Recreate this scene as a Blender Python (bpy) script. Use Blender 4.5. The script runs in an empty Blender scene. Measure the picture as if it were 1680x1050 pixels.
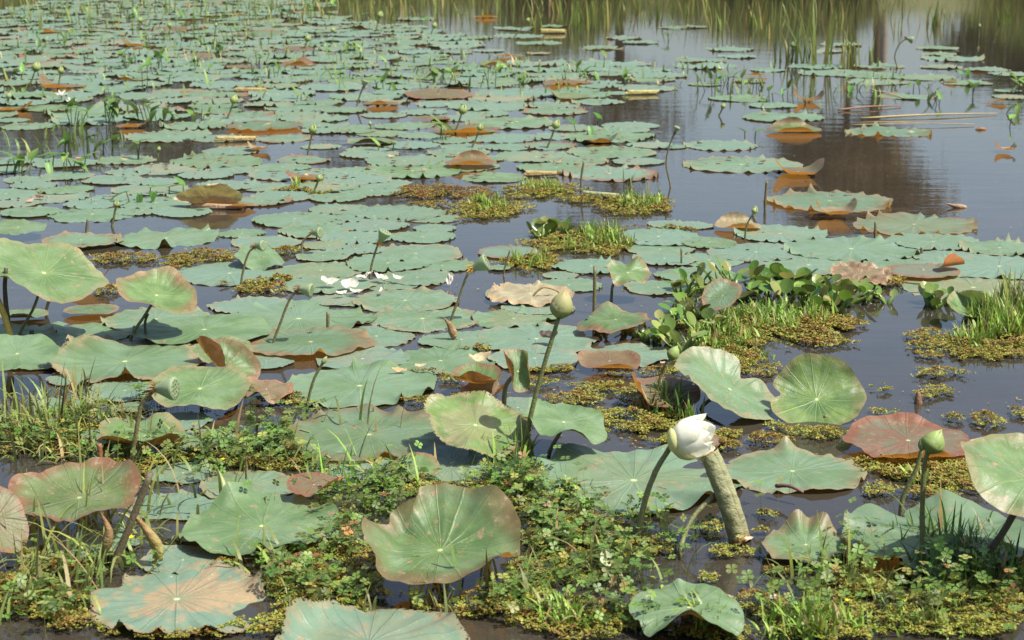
import bpy, math, random
import numpy as np
from mathutils import Vector, Matrix
# ---------------------------------------------------------------- camera, light, exposure
scene = bpy.context.scene
COL = scene.collection
R_ = math.radians
FPX, CX, CY = 3000.0, 840.0, 525.0            # focal length and centre in photo pixels
PITCH = math.atan(705 / FPX)
CAM = np.array([0.0, 0.0, 1.5])
cam_data = bpy.data.cameras.new('camera')
cam_data.lens = FPX / 1680 * 36
cam_data.clip_start, cam_data.clip_end = 0.1, 2000
cam = bpy.data.objects.new('camera', cam_data)
cam.location = CAM
cam.rotation_euler = (math.pi / 2 - PITCH, 0, 0)
COL.objects.link(cam)
scene.camera = cam
cam_data.dof.use_dof = True
cam_data.dof.focus_distance = 5.6
cam_data.dof.aperture_fstop = 9.0

SUN = np.array([0.48, -0.22, 0.86]); SUN /= np.linalg.norm(SUN)
world = bpy.data.worlds.new('World'); scene.world = world
world.use_nodes = True
wn = world.node_tree.nodes; wl = world.node_tree.links
for n in list(wn): wn.remove(n)
sky = wn.new('ShaderNodeTexSky'); sky.sky_type = 'NISHITA'; sky.sun_disc = False
sky.sun_elevation = math.asin(SUN[2]); sky.sun_rotation = math.atan2(SUN[0], SUN[1])
sky.air_density = 1.0; sky.dust_density = 3.2; sky.ozone_density = 1.2
bg = wn.new('ShaderNodeBackground'); bg.inputs['Strength'].default_value = 0.105
wo = wn.new('ShaderNodeOutputWorld')
wl.new(sky.outputs[0], bg.inputs[0]); wl.new(bg.outputs[0], wo.inputs[0])
sun_data = bpy.data.lights.new('sun', 'SUN'); sun_data.energy = 4.5; sun_data.angle = R_(0.5)
sun_data.color = (1.0, 0.95, 0.86)
sun = bpy.data.objects.new('sun', sun_data); COL.objects.link(sun)
sun.location = (3, 2, 12)
sun.rotation_euler = Vector(SUN).to_track_quat('Z', 'Y').to_euler()
vs = scene.view_settings
vs.view_transform = 'Standard'; vs.look = 'None'; vs.exposure = 0.95; vs.gamma = 1.0; vs.use_curve_mapping = False
scene.cycles.max_bounces = 6; scene.cycles.transparent_max_bounces = 8
scene.cycles.caustics_reflective = False; scene.cycles.caustics_refractive = False

# ---------------------------------------------------------------- helpers
rng = np.random.default_rng(11)
F_ = np.array([0, math.cos(PITCH), -math.sin(PITCH)]); U_ = np.array([0, math.sin(PITCH), math.cos(PITCH)])
def ray(px, py): return np.array([1.0, 0, 0]) * ((px - CX) / FPX) + U_ * (-(py - CY) / FPX) + F_
def G(px, py, z=0.0):
    d = ray(px, py); return CAM + d * ((z - CAM[2]) / d[2])
def PY(px, py, Y):
    d = ray(px, py); return CAM + d * (Y / d[1])
def mpp(p): return float(np.dot(p - CAM, F_)) / FPX        # metres per photo pixel at a point

def new_obj(name, data, parent=None):
    o = bpy.data.objects.new(name, data); COL.objects.link(o)
    if parent is not None: o.parent = parent
    return o
def tag(o, label=None, cat=None, group=None, kind=None):
    if label: o['label'] = label
    if cat: o['category'] = cat
    if group: o['group'] = group
    if kind: o['kind'] = kind
    return o
def empty(name, loc):
    o = new_obj(name, None); o.location = loc; o.empty_display_size = 0.05; return o
def make_mesh(name, V, polys, mat, attrs=None, col=None, uv=None, smooth=True):
    """polys: list of int arrays (n,k), all faces of one array with k corners."""
    me = bpy.data.meshes.new(name)
    V = np.asarray(V, dtype=np.float32)
    polys = [np.asarray(p, dtype=np.int32) for p in polys if len(p)]
    loops = np.concatenate([p.ravel() for p in polys])
    counts = np.concatenate([np.full(len(p), p.shape[1], dtype=np.int32) for p in polys])
    starts = np.concatenate([[0], np.cumsum(counts)[:-1]]).astype(np.int32)
    me.vertices.add(len(V)); me.vertices.foreach_set('co', V.ravel())
    me.loops.add(len(loops)); me.loops.foreach_set('vertex_index', loops)
    me.polygons.add(len(counts)); me.polygons.foreach_set('loop_start', starts)
    me.polygons.foreach_set('loop_total', counts)
    if smooth: me.polygons.foreach_set('use_smooth', np.ones(len(counts), dtype=bool))
    me.update(calc_edges=True)
    for k, a in (attrs or {}).items():
        at = me.attributes.new(k, 'FLOAT', 'POINT')
        at.data.foreach_set('value', np.broadcast_to(np.asarray(a, dtype=np.float32), (len(V),)).copy())
    if col is not None:
        at = me.attributes.new('Col', 'FLOAT_COLOR', 'POINT')
        c = np.ones((len(V), 4), dtype=np.float32); c[:, :3] = col
        at.data.foreach_set('color', c.ravel())
    if uv is not None:
        ul = me.uv_layers.new(name='UVMap')
        ul.data.foreach_set('uv', np.asarray(uv, dtype=np.float32)[loops].ravel())
    if mat is not None: me.materials.append(mat)
    return me
def grid_polys(nu, nv, closed=False):
    """quads over a grid of nu rows by nv columns; closed wraps the columns"""
    i = np.arange(nu - 1)[:, None]; j = np.arange(nv if closed else nv - 1)[None, :]
    jn = (j + 1) % nv
    return np.stack([i * nv + j, i * nv + jn, (i + 1) * nv + jn, (i + 1) * nv + j], -1).reshape(-1, 4)
def spline(pts, n):
    """Catmull-Rom through pts"""
    P = np.asarray(pts, float)
    if len(P) == 2: return P[0] + (P[1] - P[0]) * np.linspace(0, 1, n)[:, None]
    P = np.vstack([2 * P[0] - P[1], P, 2 * P[-1] - P[-2]]); m = len(P) - 3
    out = []
    for t in np.linspace(0, m - 1e-6, n):
        k = int(t); u = t - k; a, b, c, d = P[k:k + 4]
        out.append(0.5 * ((2 * b) + (c - a) * u + (2 * a - 5 * b + 4 * c - d) * u * u + (3 * b - a - 3 * c + d) * u ** 3))
    return np.array(out)
def frames(P):
    T = np.gradient(P, axis=0); T /= np.linalg.norm(T, axis=1)[:, None] + 1e-9
    up = np.array([0.31, 0.9, 0.11]) if abs(T[0][1]) < 0.9 else np.array([1.0, 0, 0])
    A = np.cross(T, up); A /= np.linalg.norm(A, axis=1)[:, None] + 1e-9
    return T, A, np.cross(T, A)
def tube_geo(pts, rad, n=10, sides=7, bump=0.0, seed=0):
    P = spline(pts, n); T, A, B = frames(P)
    r = np.interp(np.linspace(0, 1, n), np.linspace(0, 1, len(np.atleast_1d(rad))), np.atleast_1d(rad))
    a = np.linspace(0, 2 * np.pi, sides, endpoint=False)
    rr = r[:, None] * (1 + (bump * np.random.default_rng(seed).normal(size=(n, sides)) if bump else 0))
    V = P[:, None, :] + rr[..., None] * (np.cos(a)[None, :, None] * A[:, None, :] + np.sin(a)[None, :, None] * B[:, None, :])
    return V.reshape(-1, 3), [grid_polys(n, sides, True), np.array([[(n - 1) * sides + j for j in range(sides)]]), np.array([[j for j in range(sides)][::-1]])]
def tube(name, pts, rad, mat, parent=None, n=10, sides=7, bump=0.0, base=None, col=None):
    base = np.zeros(3) if base is None else np.asarray(base)
    V, polys = tube_geo(np.asarray(pts, float) - base, rad, n, sides, bump, len(name))
    o = new_obj(name, make_mesh(name, V, polys, mat, col=col), parent)
    if parent is None: o.location = base
    return o
def rot_from(axis):
    return np.array(Vector(axis).to_track_quat('Z', 'Y').to_matrix())
class Noise:
    """smooth random field made of sine waves"""
    def __init__(s, seed, scale, n=10):
        r = np.random.default_rng(seed); a = r.uniform(0, 2 * np.pi, n)
        k = (2 * np.pi / scale) * r.uniform(0.5, 1.7, n)
        s.k = np.stack([np.cos(a) * k, np.sin(a) * k]); s.p = r.uniform(0, 6.28, n); s.n = n
    def __call__(s, x, y): return np.sin(x[..., None] * s.k[0] + y[..., None] * s.k[1] + s.p).sum(-1) / math.sqrt(s.n)

# ---------------------------------------------------------------- materials
class NT:
    def __init__(s, name):
        s.m = bpy.data.materials.new(name); s.m.use_nodes = True
        s.t = s.m.node_tree; s.t.nodes.clear()
    def n(s, typ, ins=None, **kw):
        nd = s.t.nodes.new('ShaderNode' + typ)
        for k, v in kw.items(): setattr(nd, k, v)
        for k, v in (ins or {}).items():
            if hasattr(v, 'is_linked') or isinstance(v, bpy.types.NodeSocket): s.t.links.new(v, nd.inputs[k])
            else: nd.inputs[k].default_value = v
        return nd
    def math(s, op, a, b=0.0, c=None, clamp=False):
        d = {0: a, 1: b}
        if c is not None: d[2] = c
        return s.n('Math', d, operation=op, use_clamp=clamp).outputs[0]
    def mix(s, f, a, b, blend='MIX'):
        nd = s.n('Mix', None, data_type='RGBA', blend_type=blend)
        for k, v in ((0, f), (6, a), (7, b)):
            if isinstance(v, bpy.types.NodeSocket): s.t.links.new(v, nd.inputs[k])
            else: nd.inputs[k].default_value = (tuple(v) + (1,)) if isinstance(v, tuple) and len(v) == 3 else v
        return nd.outputs[2]
    def step(s, x, lo, hi):
        nd = s.n('MapRange', {0: x, 1: lo, 2: hi, 3: 0.0, 4: 1.0}, interpolation_type='SMOOTHSTEP', clamp=True)
        return nd.outputs[0]
    def attr(s, name): return s.n('Attribute', attribute_name=name, attribute_type='GEOMETRY')
    def noise(s, vec, scale, detail=3.0, rough=0.55, w=None):
        d = {'Scale': scale, 'Detail': detail, 'Roughness': rough, 'Vector': vec}
        nd = s.n('TexNoise', None, noise_dimensions='4D' if w is not None else '3D')
        if w is not None: d['W'] = w
        for k, v in d.items():
            if isinstance(v, bpy.types.NodeSocket): s.t.links.new(v, nd.inputs[k])
            else: nd.inputs[k].default_value = v
        return nd.outputs[0]
    def out(s, sh, vol=None):
        o = s.n('OutputMaterial'); s.t.links.new(sh, o.inputs[0]); return s.m

def leaf_material():
    t = NT('lotus_leaf')
    uv = t.n('UVMap').outputs[0]
    p = t.n('VectorMath', {0: uv, 1: (-0.5, -0.5, 0)}, operation='ADD').outputs[0]
    p = t.n('VectorMath', {0: p, 'Scale': 2.0}, operation='SCALE').outputs[0]
    r = t.n('VectorMath', {0: p}, operation='LENGTH').outputs['Value']
    sx = t.n('SeparateXYZ', {0: p})
    th = t.math('ARCTAN2', sx.outputs[1], sx.outputs[0])
    tone, red, wear, dry, decay, under, rnd = [t.attr(k).outputs['Fac'] for k in ('tone', 'red', 'wear', 'dry', 'decay', 'under', 'rnd')]
    W = t.math('MULTIPLY', rnd, 40.0)
    nbig = t.noise(p, 1.6, 3, 0.5, W)
    nmid = t.noise(p, 5.0, 4, 0.6, W)
    nfine = t.noise(p, 24.0, 4, 0.65, W)
    # greens: grey blue-green of floating leaves to fresh yellow-green
    tt = t.math('ADD', tone, t.math('MULTIPLY', t.math('SUBTRACT', nbig, 0.5), 0.7), clamp=True)
    col = t.mix(tt, (0.138, 0.214, 0.154), (0.122, 0.190, 0.038))
    col = t.mix(t.math('MULTIPLY', t.step(nmid, 0.35, 0.75), 0.35), col, (0.170, 0.250, 0.186))
    col = t.mix(t.math('MULTIPLY', t.step(nfine, 0.45, 0.75), 0.18), col, (0.075, 0.135, 0.075))
    col = t.mix(t.math('MULTIPLY', t.math('MULTIPLY', t.step(nbig, 0.42, 0.62), 0.85), tone), col, (0.055, 0.115, 0.038))
    # radial veins that fork outwards
    wob = t.math('MULTIPLY', t.math('SUBTRACT', nmid, 0.5), 0.35)
    th = t.math('ADD', th, t.math('MULTIPLY', t.math('SINE', t.math('ADD', t.math('MULTIPLY', th, 3.0), W)), 0.09))
    th = t.math('ADD', th, t.math('MULTIPLY', t.math('SINE', t.math('ADD', t.math('MULTIPLY', th, 8.0), W)), 0.035))
    s1 = t.math('ABSOLUTE', t.math('SINE', t.math('ADD', t.math('MULTIPLY', th, 10.5), wob)))
    s2 = t.math('ABSOLUTE', t.math('SINE', t.math('ADD', t.math('MULTIPLY', th, 21.0), t.math('MULTIPLY', wob, 2.0))))
    s1r = t.math('MULTIPLY', s1, r); s2r = t.math('MULTIPLY', s2, r)
    v1 = t.math('SUBTRACT', 1.0, t.step(s1r, 0.0, 0.13))
    v2 = t.math('MULTIPLY', t.math('SUBTRACT', 1.0, t.step(s2r, 0.0, 0.20)), t.step(r, 0.35, 0.7))
    vein = t.math('MULTIPLY', t.math('MAXIMUM', v1, t.math('MULTIPLY', v2, 0.6)), t.math('SUBTRACT', 1.0, t.step(r, 0.55, 1.0)))
    col = t.mix(t.math('MULTIPLY', vein, t.math('ADD', 0.10, t.math('MULTIPLY', tone, 0.5))), col, (0.21, 0.31, 0.11))
    # wine-red and rust margins
    rr = t.math('ADD', r, t.math('MULTIPLY', t.math('SUBTRACT', nbig, 0.5), 0.9))
    rim = t.math('MULTIPLY', t.step(rr, 0.62, 1.08), red, clamp=True)
    allred = t.math('MULTIPLY', t.step(red, 0.9, 1.6), t.math('ADD', 0.45, t.math('MULTIPLY', t.step(nmid, 0.35, 0.65), 0.45)))
    redc = t.mix(nmid, (0.155, 0.056, 0.036), (0.265, 0.130, 0.075))
    col = t.mix(t.math('MAXIMUM', rim, allred, clamp=True), col, redc)
    thin = t.math('MULTIPLY', t.step(r, 0.955, 0.99), t.math('MULTIPLY', t.step(nmid, 0.45, 0.65), 0.4))
    col = t.mix(thin, col, (0.22, 0.15, 0.05))
    # tan decay between the veins
    dm = t.math('MULTIPLY', t.step(t.math('SUBTRACT', t.math('ADD', nbig, t.math('MULTIPLY', nmid, 0.5)), t.math('MULTIPLY', r, 0.45)), 0.40, 0.52), decay, clamp=True)
    dm = t.math('MULTIPLY', dm, t.math('SUBTRACT', 1.0, t.math('MULTIPLY', v1, 0.85)))
    col = t.mix(dm, col, t.mix(nfine, (0.22, 0.155, 0.085), (0.38, 0.285, 0.165)))
    # spots, bites and silt
    sp = t.math('MULTIPLY', t.step(t.noise(p, 7.0, 5, 0.7, t.math('ADD', W, 7.0)), 0.575, 0.62), wear, clamp=True)
    col = t.mix(sp, col, t.mix(nfine, (0.10, 0.05, 0.025), (0.45, 0.33, 0.20)))
    sp2 = t.math('MULTIPLY', t.step(t.noise(p, 30.0, 3, 0.6, t.math('ADD', W, 3.0)), 0.655, 0.70), t.math('ADD', wear, 0.25), clamp=True)
    col = t.mix(t.math('MULTIPLY', sp2, 0.8), col, (0.42, 0.40, 0.28))
    # crisp brown dried margin
    dd = t.math('MULTIPLY', t.step(t.math('ADD', r, t.math('MULTIPLY', t.math('SUBTRACT', nmid, 0.5), 0.7)), 0.83, 0.93), dry, clamp=True)
    col = t.mix(dd, col, t.mix(nfine, (0.09, 0.05, 0.025), (0.48, 0.36, 0.20)))
    alld = t.step(dry, 1.0, 1.6)
    col = t.mix(alld, col, t.mix(t.math('ADD', nmid, t.math('MULTIPLY', nfine, 0.2)), (0.22, 0.13, 0.06), (0.50, 0.40, 0.24)))
    col = t.mix(t.math('SUBTRACT', 1.0, t.step(r, 0.022, 0.045)), col, (0.45, 0.48, 0.25))
    # underside: olive to rust
    ucol = t.mix(under, t.mix(nmid, (0.05, 0.05, 0.018), (0.10, 0.09, 0.03)), t.mix(nmid, (0.30, 0.085, 0.02), (0.42, 0.16, 0.045)))
    ucol = t.mix(alld, ucol, t.mix(t.math('ADD', nmid, t.math('MULTIPLY', nfine, 0.2)), (0.20, 0.12, 0.06), (0.44, 0.33, 0.19)))
    ucol = t.mix(t.math('MULTIPLY', vein, 0.4), ucol, (0.34, 0.24, 0.10))
    back = t.n('NewGeometry').outputs['Backfacing']
    cc = t.mix(back, col, ucol)
    bh = t.math('ADD', t.math('MULTIPLY', v1, 0.40), t.math('ADD', t.math('MULTIPLY', nmid, 0.9), t.math('MULTIPLY', nfine, 0.25)))
    bump = t.n('Bump', {'Height': bh, 'Strength': 0.55, 'Distance': 0.006})
    pr = t.n('BsdfPrincipled', {'Base Color': cc, 'Roughness': 0.46, 'Specular IOR Level': 0.42, 'Normal': bump.outputs[0]})
    tc = t.mix(back, t.mix(0.55, col, (0.30, 0.36, 0.04)), t.mix(under, (0.05, 0.05, 0.012), (0.50, 0.22, 0.035)))
    tr = t.n('BsdfTranslucent', {'Color': tc, 'Normal': bump.outputs[0]})
    mx = t.n('MixShader', {0: t.math('ADD', 0.19, t.math('MULTIPLY', under, 0.16)), 1: pr.outputs[0], 2: tr.outputs[0]})
    # insect holes and torn dry edges
    hole = t.math('MULTIPLY', t.step(t.noise(p, 4.2, 2, 0.5, t.math('ADD', W, 15.0)), 0.735, 0.74), t.math('GREATER_THAN', wear, 0.3))
    tear = t.math('MULTIPLY', t.step(t.math('ADD', r, t.math('MULTIPLY', t.math('SUBTRACT', nfine, 0.5), 0.5)), 0.99, 1.0), t.math('GREATER_THAN', dry, 0.4))
    tp = t.n('BsdfTransparent')
    mx = t.n('MixShader', {0: t.math('MAXIMUM', hole, tear, clamp=True), 1: mx.outputs[0], 2: tp.outputs[0]})
    return t.out(mx.outputs[0])
M_LEAF = leaf_material()

def plant_material(name, rough=0.5, trans=0.3, spec=0.35, scale=60.0, color=None, vary=0.25, bump=0.3, dist=0.004):
    t = NT(name)
    base = t.attr('Col').outputs['Color'] if color is None else color
    ob = t.n('TexCoord').outputs['Object']
    nz = t.noise(ob, scale, 4, 0.6)
    hsv = t.n('HueSaturation', {'Value': t.math('ADD', 1.0 - vary, t.math('MULTIPLY', nz, 2 * vary)), 'Saturation': 1.0})
    if isinstance(base, bpy.types.NodeSocket): t.t.links.new(base, hsv.inputs['Color'])
    else: hsv.inputs['Color'].default_value = tuple(base) + (1,)
    c = hsv.outputs[0]
    bm = t.n('Bump', {'Height': nz, 'Strength': bump, 'Distance': dist})
    pr = t.n('BsdfPrincipled', {'Base Color': c, 'Roughness': rough, 'Specular IOR Level': spec, 'Normal': bm.outputs[0]})
    if trans <= 0: return t.out(pr.outputs[0])
    tr = t.n('BsdfTranslucent', {'Color': c, 'Normal': bm.outputs[0]})
    mx = t.n('MixShader', {0: trans, 1: pr.outputs[0], 2: tr.outputs[0]})
    return t.out(mx.outputs[0])
M_GREEN = plant_material('green_growth', 0.45, 0.35)
M_GLOSS = plant_material('glossy_growth', 0.22, 0.30, 0.5, vary=0.15)
M_FERN = plant_material('water_fern', 0.6, 0.2, 0.3, 90)
M_STALK = plant_material('leaf_stalk', 0.5, 0.0, 0.35, 130, vary=0.45, bump=0.8)
M_PETAL = plant_material('petal', 0.5, 0.40, 0.3, 30, vary=0.05)
M_SCROLL = plant_material('rolled_leaf', 0.6, 0.10, 0.3, 26, vary=0.42, bump=1.0, dist=0.014)
M_BARK = plant_material('bark', 0.9, 0.0, 0.1, 6, vary=0.5, bump=1.0)

def water_material():
    t = NT('pond_water')
    ob = t.n('TexCoord').outputs['Object']
    st = t.n('Mapping', {'Vector': ob, 'Scale': (0.55, 1.4, 1.0)}).outputs[0]
    n1 = t.noise(st, 5.0, 3, 0.5); n2 = t.noise(st, 26.0, 2, 0.5)
    h = t.math('ADD', t.math('MULTIPLY', n1, 1.0), t.math('MULTIPLY', n2, 0.16))
    bm = t.n('Bump', {'Height': h, 'Strength': 0.06, 'Distance': 0.02})
    big = t.noise(ob, 1.1, 5, 0.6)
    col = t.mix(big, (0.014, 0.013, 0.011), (0.048, 0.039, 0.027))
    film = t.math('MULTIPLY', t.step(t.noise(ob, 60.0, 4, 0.7), 0.60, 0.72), t.step(t.noise(ob, 1.7, 3, 0.6), 0.52, 0.66))
    col = t.mix(t.math('MULTIPLY', film, 0.5), col, (0.20, 0.15, 0.07))
    rough = t.math('ADD', 0.03, t.math('MULTIPLY', film, 0.5))
    pr = t.n('BsdfPrincipled', {'Base Color': col, 'Roughness': rough, 'IOR': 1.36, 'Normal': bm.outputs[0]})
    return t.out(pr.outputs[0])
def bank_material():
    t = NT('bank_earth')
    ob = t.n('TexCoord').outputs['Object']
    c = t.mix(t.noise(ob, 0.8, 5, 0.6), (0.06, 0.06, 0.022), (0.10, 0.11, 0.035))
    pr = t.n('BsdfPrincipled', {'Base Color': c, 'Roughness': 0.9}); return t.out(pr.outputs[0])

# ---------------------------------------------------------------- setting: water, far bank, trees mirrored in the water
n = 2
V = np.array([[-400, -3, 0], [400, -3, 0], [400, 31, 0], [-400, 31, 0]], float)
o = new_obj('water', make_mesh('water', V, [np.array([[0, 1, 2, 3]])], water_material(), smooth=False)); tag(o, kind='structure')
xs = np.linspace(-400, 400, 161); ys = np.array([30.0, 30.8, 32, 35, 55, 500.0])
zz = np.array([-0.3, 0.12, 0.45, 0.75, 0.9, 1.0])
bn = Noise(3, 9)
X, Y = np.meshgrid(xs, ys); Z = np.repeat(zz[:, None], len(xs), 1) + 0.12 * bn(X, Y) * (zz[:, None] > 0.2)
Yj = Y + 0.5 * bn(X * 1.3, Y * 0) * (Y < 36)
o = new_obj('bank', make_mesh('bank', np.stack([X, Yj, Z], -1).reshape(-1, 3), [grid_polys(len(ys), len(xs))], bank_material())); tag(o, kind='structure')

def scatter(tv, tf, pos, yaw, scale, col, lean=None, leanaz=None, sz=None):
    """copies of a little template: returns V, faces, colours"""
    N = len(pos); k = len(tv)
    c, s = np.cos(yaw), np.sin(yaw)
    Vx = tv[None, :, 0] * c[:, None] - tv[None, :, 1] * s[:, None]
    Vy = tv[None, :, 0] * s[:, None] + tv[None, :, 1] * c[:, None]
    Vz = np.repeat(tv[None, :, 2], N, 0)
    if sz is not None: Vz = Vz * sz[:, None]
    if lean is not None:
        ca, sa = np.cos(leanaz), np.sin(leanaz)
        u = Vx * ca[:, None] + Vy * sa[:, None]; w = -Vx * sa[:, None] + Vy * ca[:, None]
        cl, sl = np.cos(lean)[:, None], np.sin(lean)[:, None]
        u2 = u * cl + Vz * sl; Vz = -u * sl + Vz * cl
        Vx = u2 * ca[:, None] - w * sa[:, None]; Vy = u2 * sa[:, None] + w * ca[:, None]
    Vv = np.stack([Vx, Vy, Vz], -1) * scale[:, None, None] + pos[:, None, :]
    Fc = (tf[None] + (np.arange(N) * k)[:, None, None]).reshape(-1, tf.shape[1])
    cc = np.repeat(col[:, None, :], k, 1).reshape(-1, 3)
    return Vv.reshape(-1, 3), Fc, cc
def vary_col(base, N, amt=0.25, r=None):
    r = r or rng
    b = np.asarray(base, float)
    if b.ndim == 1: b = np.repeat(b[None], N, 0)
    return np.clip(b * (1 + amt * r.normal(size=(N, 1))) * (1 + 0.10 * r.normal(size=(N, 3))), 0.004, 0.9)

LEAFQ = np.array([[0, 0, 0], [0.32, 0.5, 0.1], [0, 1, 0], [-0.32, 0.5, 0.1]], float)
LEAFF = np.array([[0, 1, 2, 3]])
def tree(px, Y, height, crown, col, label, n=2600, trunk=0.10, crown_low=0.45, pale=False):
    r = np.random.default_rng(int(px * 7 + Y))
    X = (px - CX) / FPX * Y * 1.04
    root = tag(empty('tree', (X, Y, 0.6)), label, 'tree', 'trees on the far bank')
    tc = (0.30, 0.26, 0.22) if pale else (0.10, 0.075, 0.05)
    V, polys = tube_geo([(0, 0, -0.3), (0.06, 0, height * 0.3), (-0.05, 0.05, height * 0.65), (0.05, 0, height * 0.95)], [trunk, trunk * 0.8, trunk * 0.5, 0.02], 12, 8, 0.06)
    new_obj('trunk', make_mesh('trunk', V, polys, M_BARK, col=tc), root)
    centers = []
    for i in range(9):
        a = r.uniform(0, 6.28); h = height * r.uniform(crown_low, 0.98); d = crown * r.uniform(0.25, 1.0) * (1.1 - 0.5 * (h / height - crown_low))
        tip = np.array([math.cos(a) * d, math.sin(a) * d, h + 0.2]); centers.append(tip)
        V, polys = tube_geo([(0, 0, h - d * 0.7), tip * [0.5, 0.5, 1] - [0, 0, 0.25 * d], tip], [trunk * 0.4, 0.012], 6, 5)
        new_obj('limb', make_mesh('limb', V, polys, M_BARK, col=tc), root)
    centers = np.array(centers)
    ci = r.integers(0, len(centers), n)
    pos = centers[ci] + r.normal(size=(n, 3)) * np.array([0.33, 0.33, 0.26]) * crown * 0.75
    V, Fc, cc = scatter(LEAFQ, LEAFF, pos, r.uniform(0, 6.28, n), r.uniform(0.08, 0.17, n), vary_col(col, n, 0.3, r), r.uniform(0, 2.6, n), r.uniform(0, 6.28, n))
    new_obj('crown', make_mesh('crown', V, [Fc], M_GREEN, col=cc, smooth=False), root)
tree(1418, 34.0, 3.9, 1.25, (0.17, 0.11, 0.04), 'brown-leaved tree whose crown is mirrored in the open water', 9000, crown_low=0.55, pale=True, trunk=0.085)
tree(1368, 35.0, 4.2, 1.2, (0.15, 0.11, 0.04), 'slim olive tree mirrored behind the tall reed clumps', 4000, crown_low=0.6)
tree(1408, 37.0, 4.6, 0.9, (0.15, 0.11, 0.05), 'thin tree standing behind the brown-leaved tree', 2500, crown_low=0.7)
tree(1610, 33.5, 1.2, 0.9, (0.06, 0.08, 0.025), 'low dark bushy tree at the dark end of the bank', 4200, crown_low=0.12)
tree(1690, 33.0, 1.2, 0.9, (0.06, 0.075, 0.025), 'dark trunked bushy tree mirrored by the frame edge', 3600, crown_low=0.15)
tree(1005, 34.0, 4.6, 1.3, (0.07, 0.06, 0.025), 'rounded brown-green tree mirrored among the sedge stems', 2600, crown_low=0.3)
tree(650, 36.0, 5.6, 1.1, (0.06, 0.06, 0.025), 'olive tree on the bank beyond the crowded leaves', 2200, crown_low=0.5)
tree(330, 33.0, 2.6, 1.6, (0.05, 0.055, 0.02), 'squat dark bush on the bank past the crowded leaves', 3000, crown_low=0.2)
tree(60, 33.5, 2.8, 1.5, (0.05, 0.06, 0.02), 'low olive bush on the bank in the corner of the pond', 3000, crown_low=0.2)
# grass on the bank
N = 30000
pos = np.stack([np.where(np.arange(N) < 18000, rng.uniform(-26, 26, N), np.where(rng.random(N) < 0.6, rng.uniform(0.2, 6.0, N), rng.uniform(7.2, 12, N))), 30.5 + np.abs(rng.normal(0, 1.3, N)), np.zeros(N)], -1)
N = len(pos); pos[:, 2] = np.interp(pos[:, 1], ys, zz) - 0.1
BL = np.array([[-0.02, 0, 0], [0.02, 0, 0], [0.05, 0.1, 0.55], [0.08, 0.2, 1.0], [0.018, 0.1, 0.55]], float); BLF = np.array([[0, 1, 2, 4], [4, 2, 3, 3]])
BLT = np.array([[0, 1, 2], [0, 2, 4], [4, 2, 3]])
V, Fc, cc = scatter(BL, BLT, pos, rng.uniform(0, 6.28, N), (0.25 + 0.65 * rng.random(N)) * np.clip(0.85 + 0.35 * Noise(8, 3.5)(pos[:, 0], pos[:, 1] * 0), 0.15, 1.6) * np.where(np.arange(N) < 18000, 1.0, 1.05), vary_col((0.16, 0.185, 0.045), N, 0.35), rng.uniform(-0.3, 0.3, N), rng.uniform(0, 6.28, N))
o = new_obj('grass', make_mesh('bank_grass', V, [Fc], M_GREEN, col=cc, smooth=False)); tag(o, 'tall yellow-green grass along the far bank', 'grass', kind='stuff')

# ---------------------------------------------------------------- lotus leaves
def fold(P, az, off, rho, ang):
    a0 = R_(az); d = np.array([math.cos(a0), math.sin(a0)]); sg = 1 if ang >= 0 else -1; am = R_(abs(ang))
    s0 = P[:, 0] * d[0] + P[:, 1] * d[1]; s = s0 - off; m = s > 0
    a = np.minimum(np.where(m, s, 0) / rho, am); ex = np.where(m, s, 0) - rho * a
    z = P[:, 2] * sg
    s2 = rho * np.sin(a) + ex * np.cos(a) - z * np.sin(a); z2 = rho * (1 - np.cos(a)) + ex * np.sin(a) + z * np.cos(a)
    ds = np.where(m, off + s2 - s0, 0)
    Q = P.copy(); Q[:, 0] += ds * d[0]; Q[:, 1] += ds * d[1]; Q[:, 2] = np.where(m, z2 * sg, P[:, 2])
    return Q
def tilt_matrix(ang, az):
    a = R_(az); return np.array(Matrix.Rotation(R_(ang), 3, Vector((-math.sin(a), math.cos(a), 0))))
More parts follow.
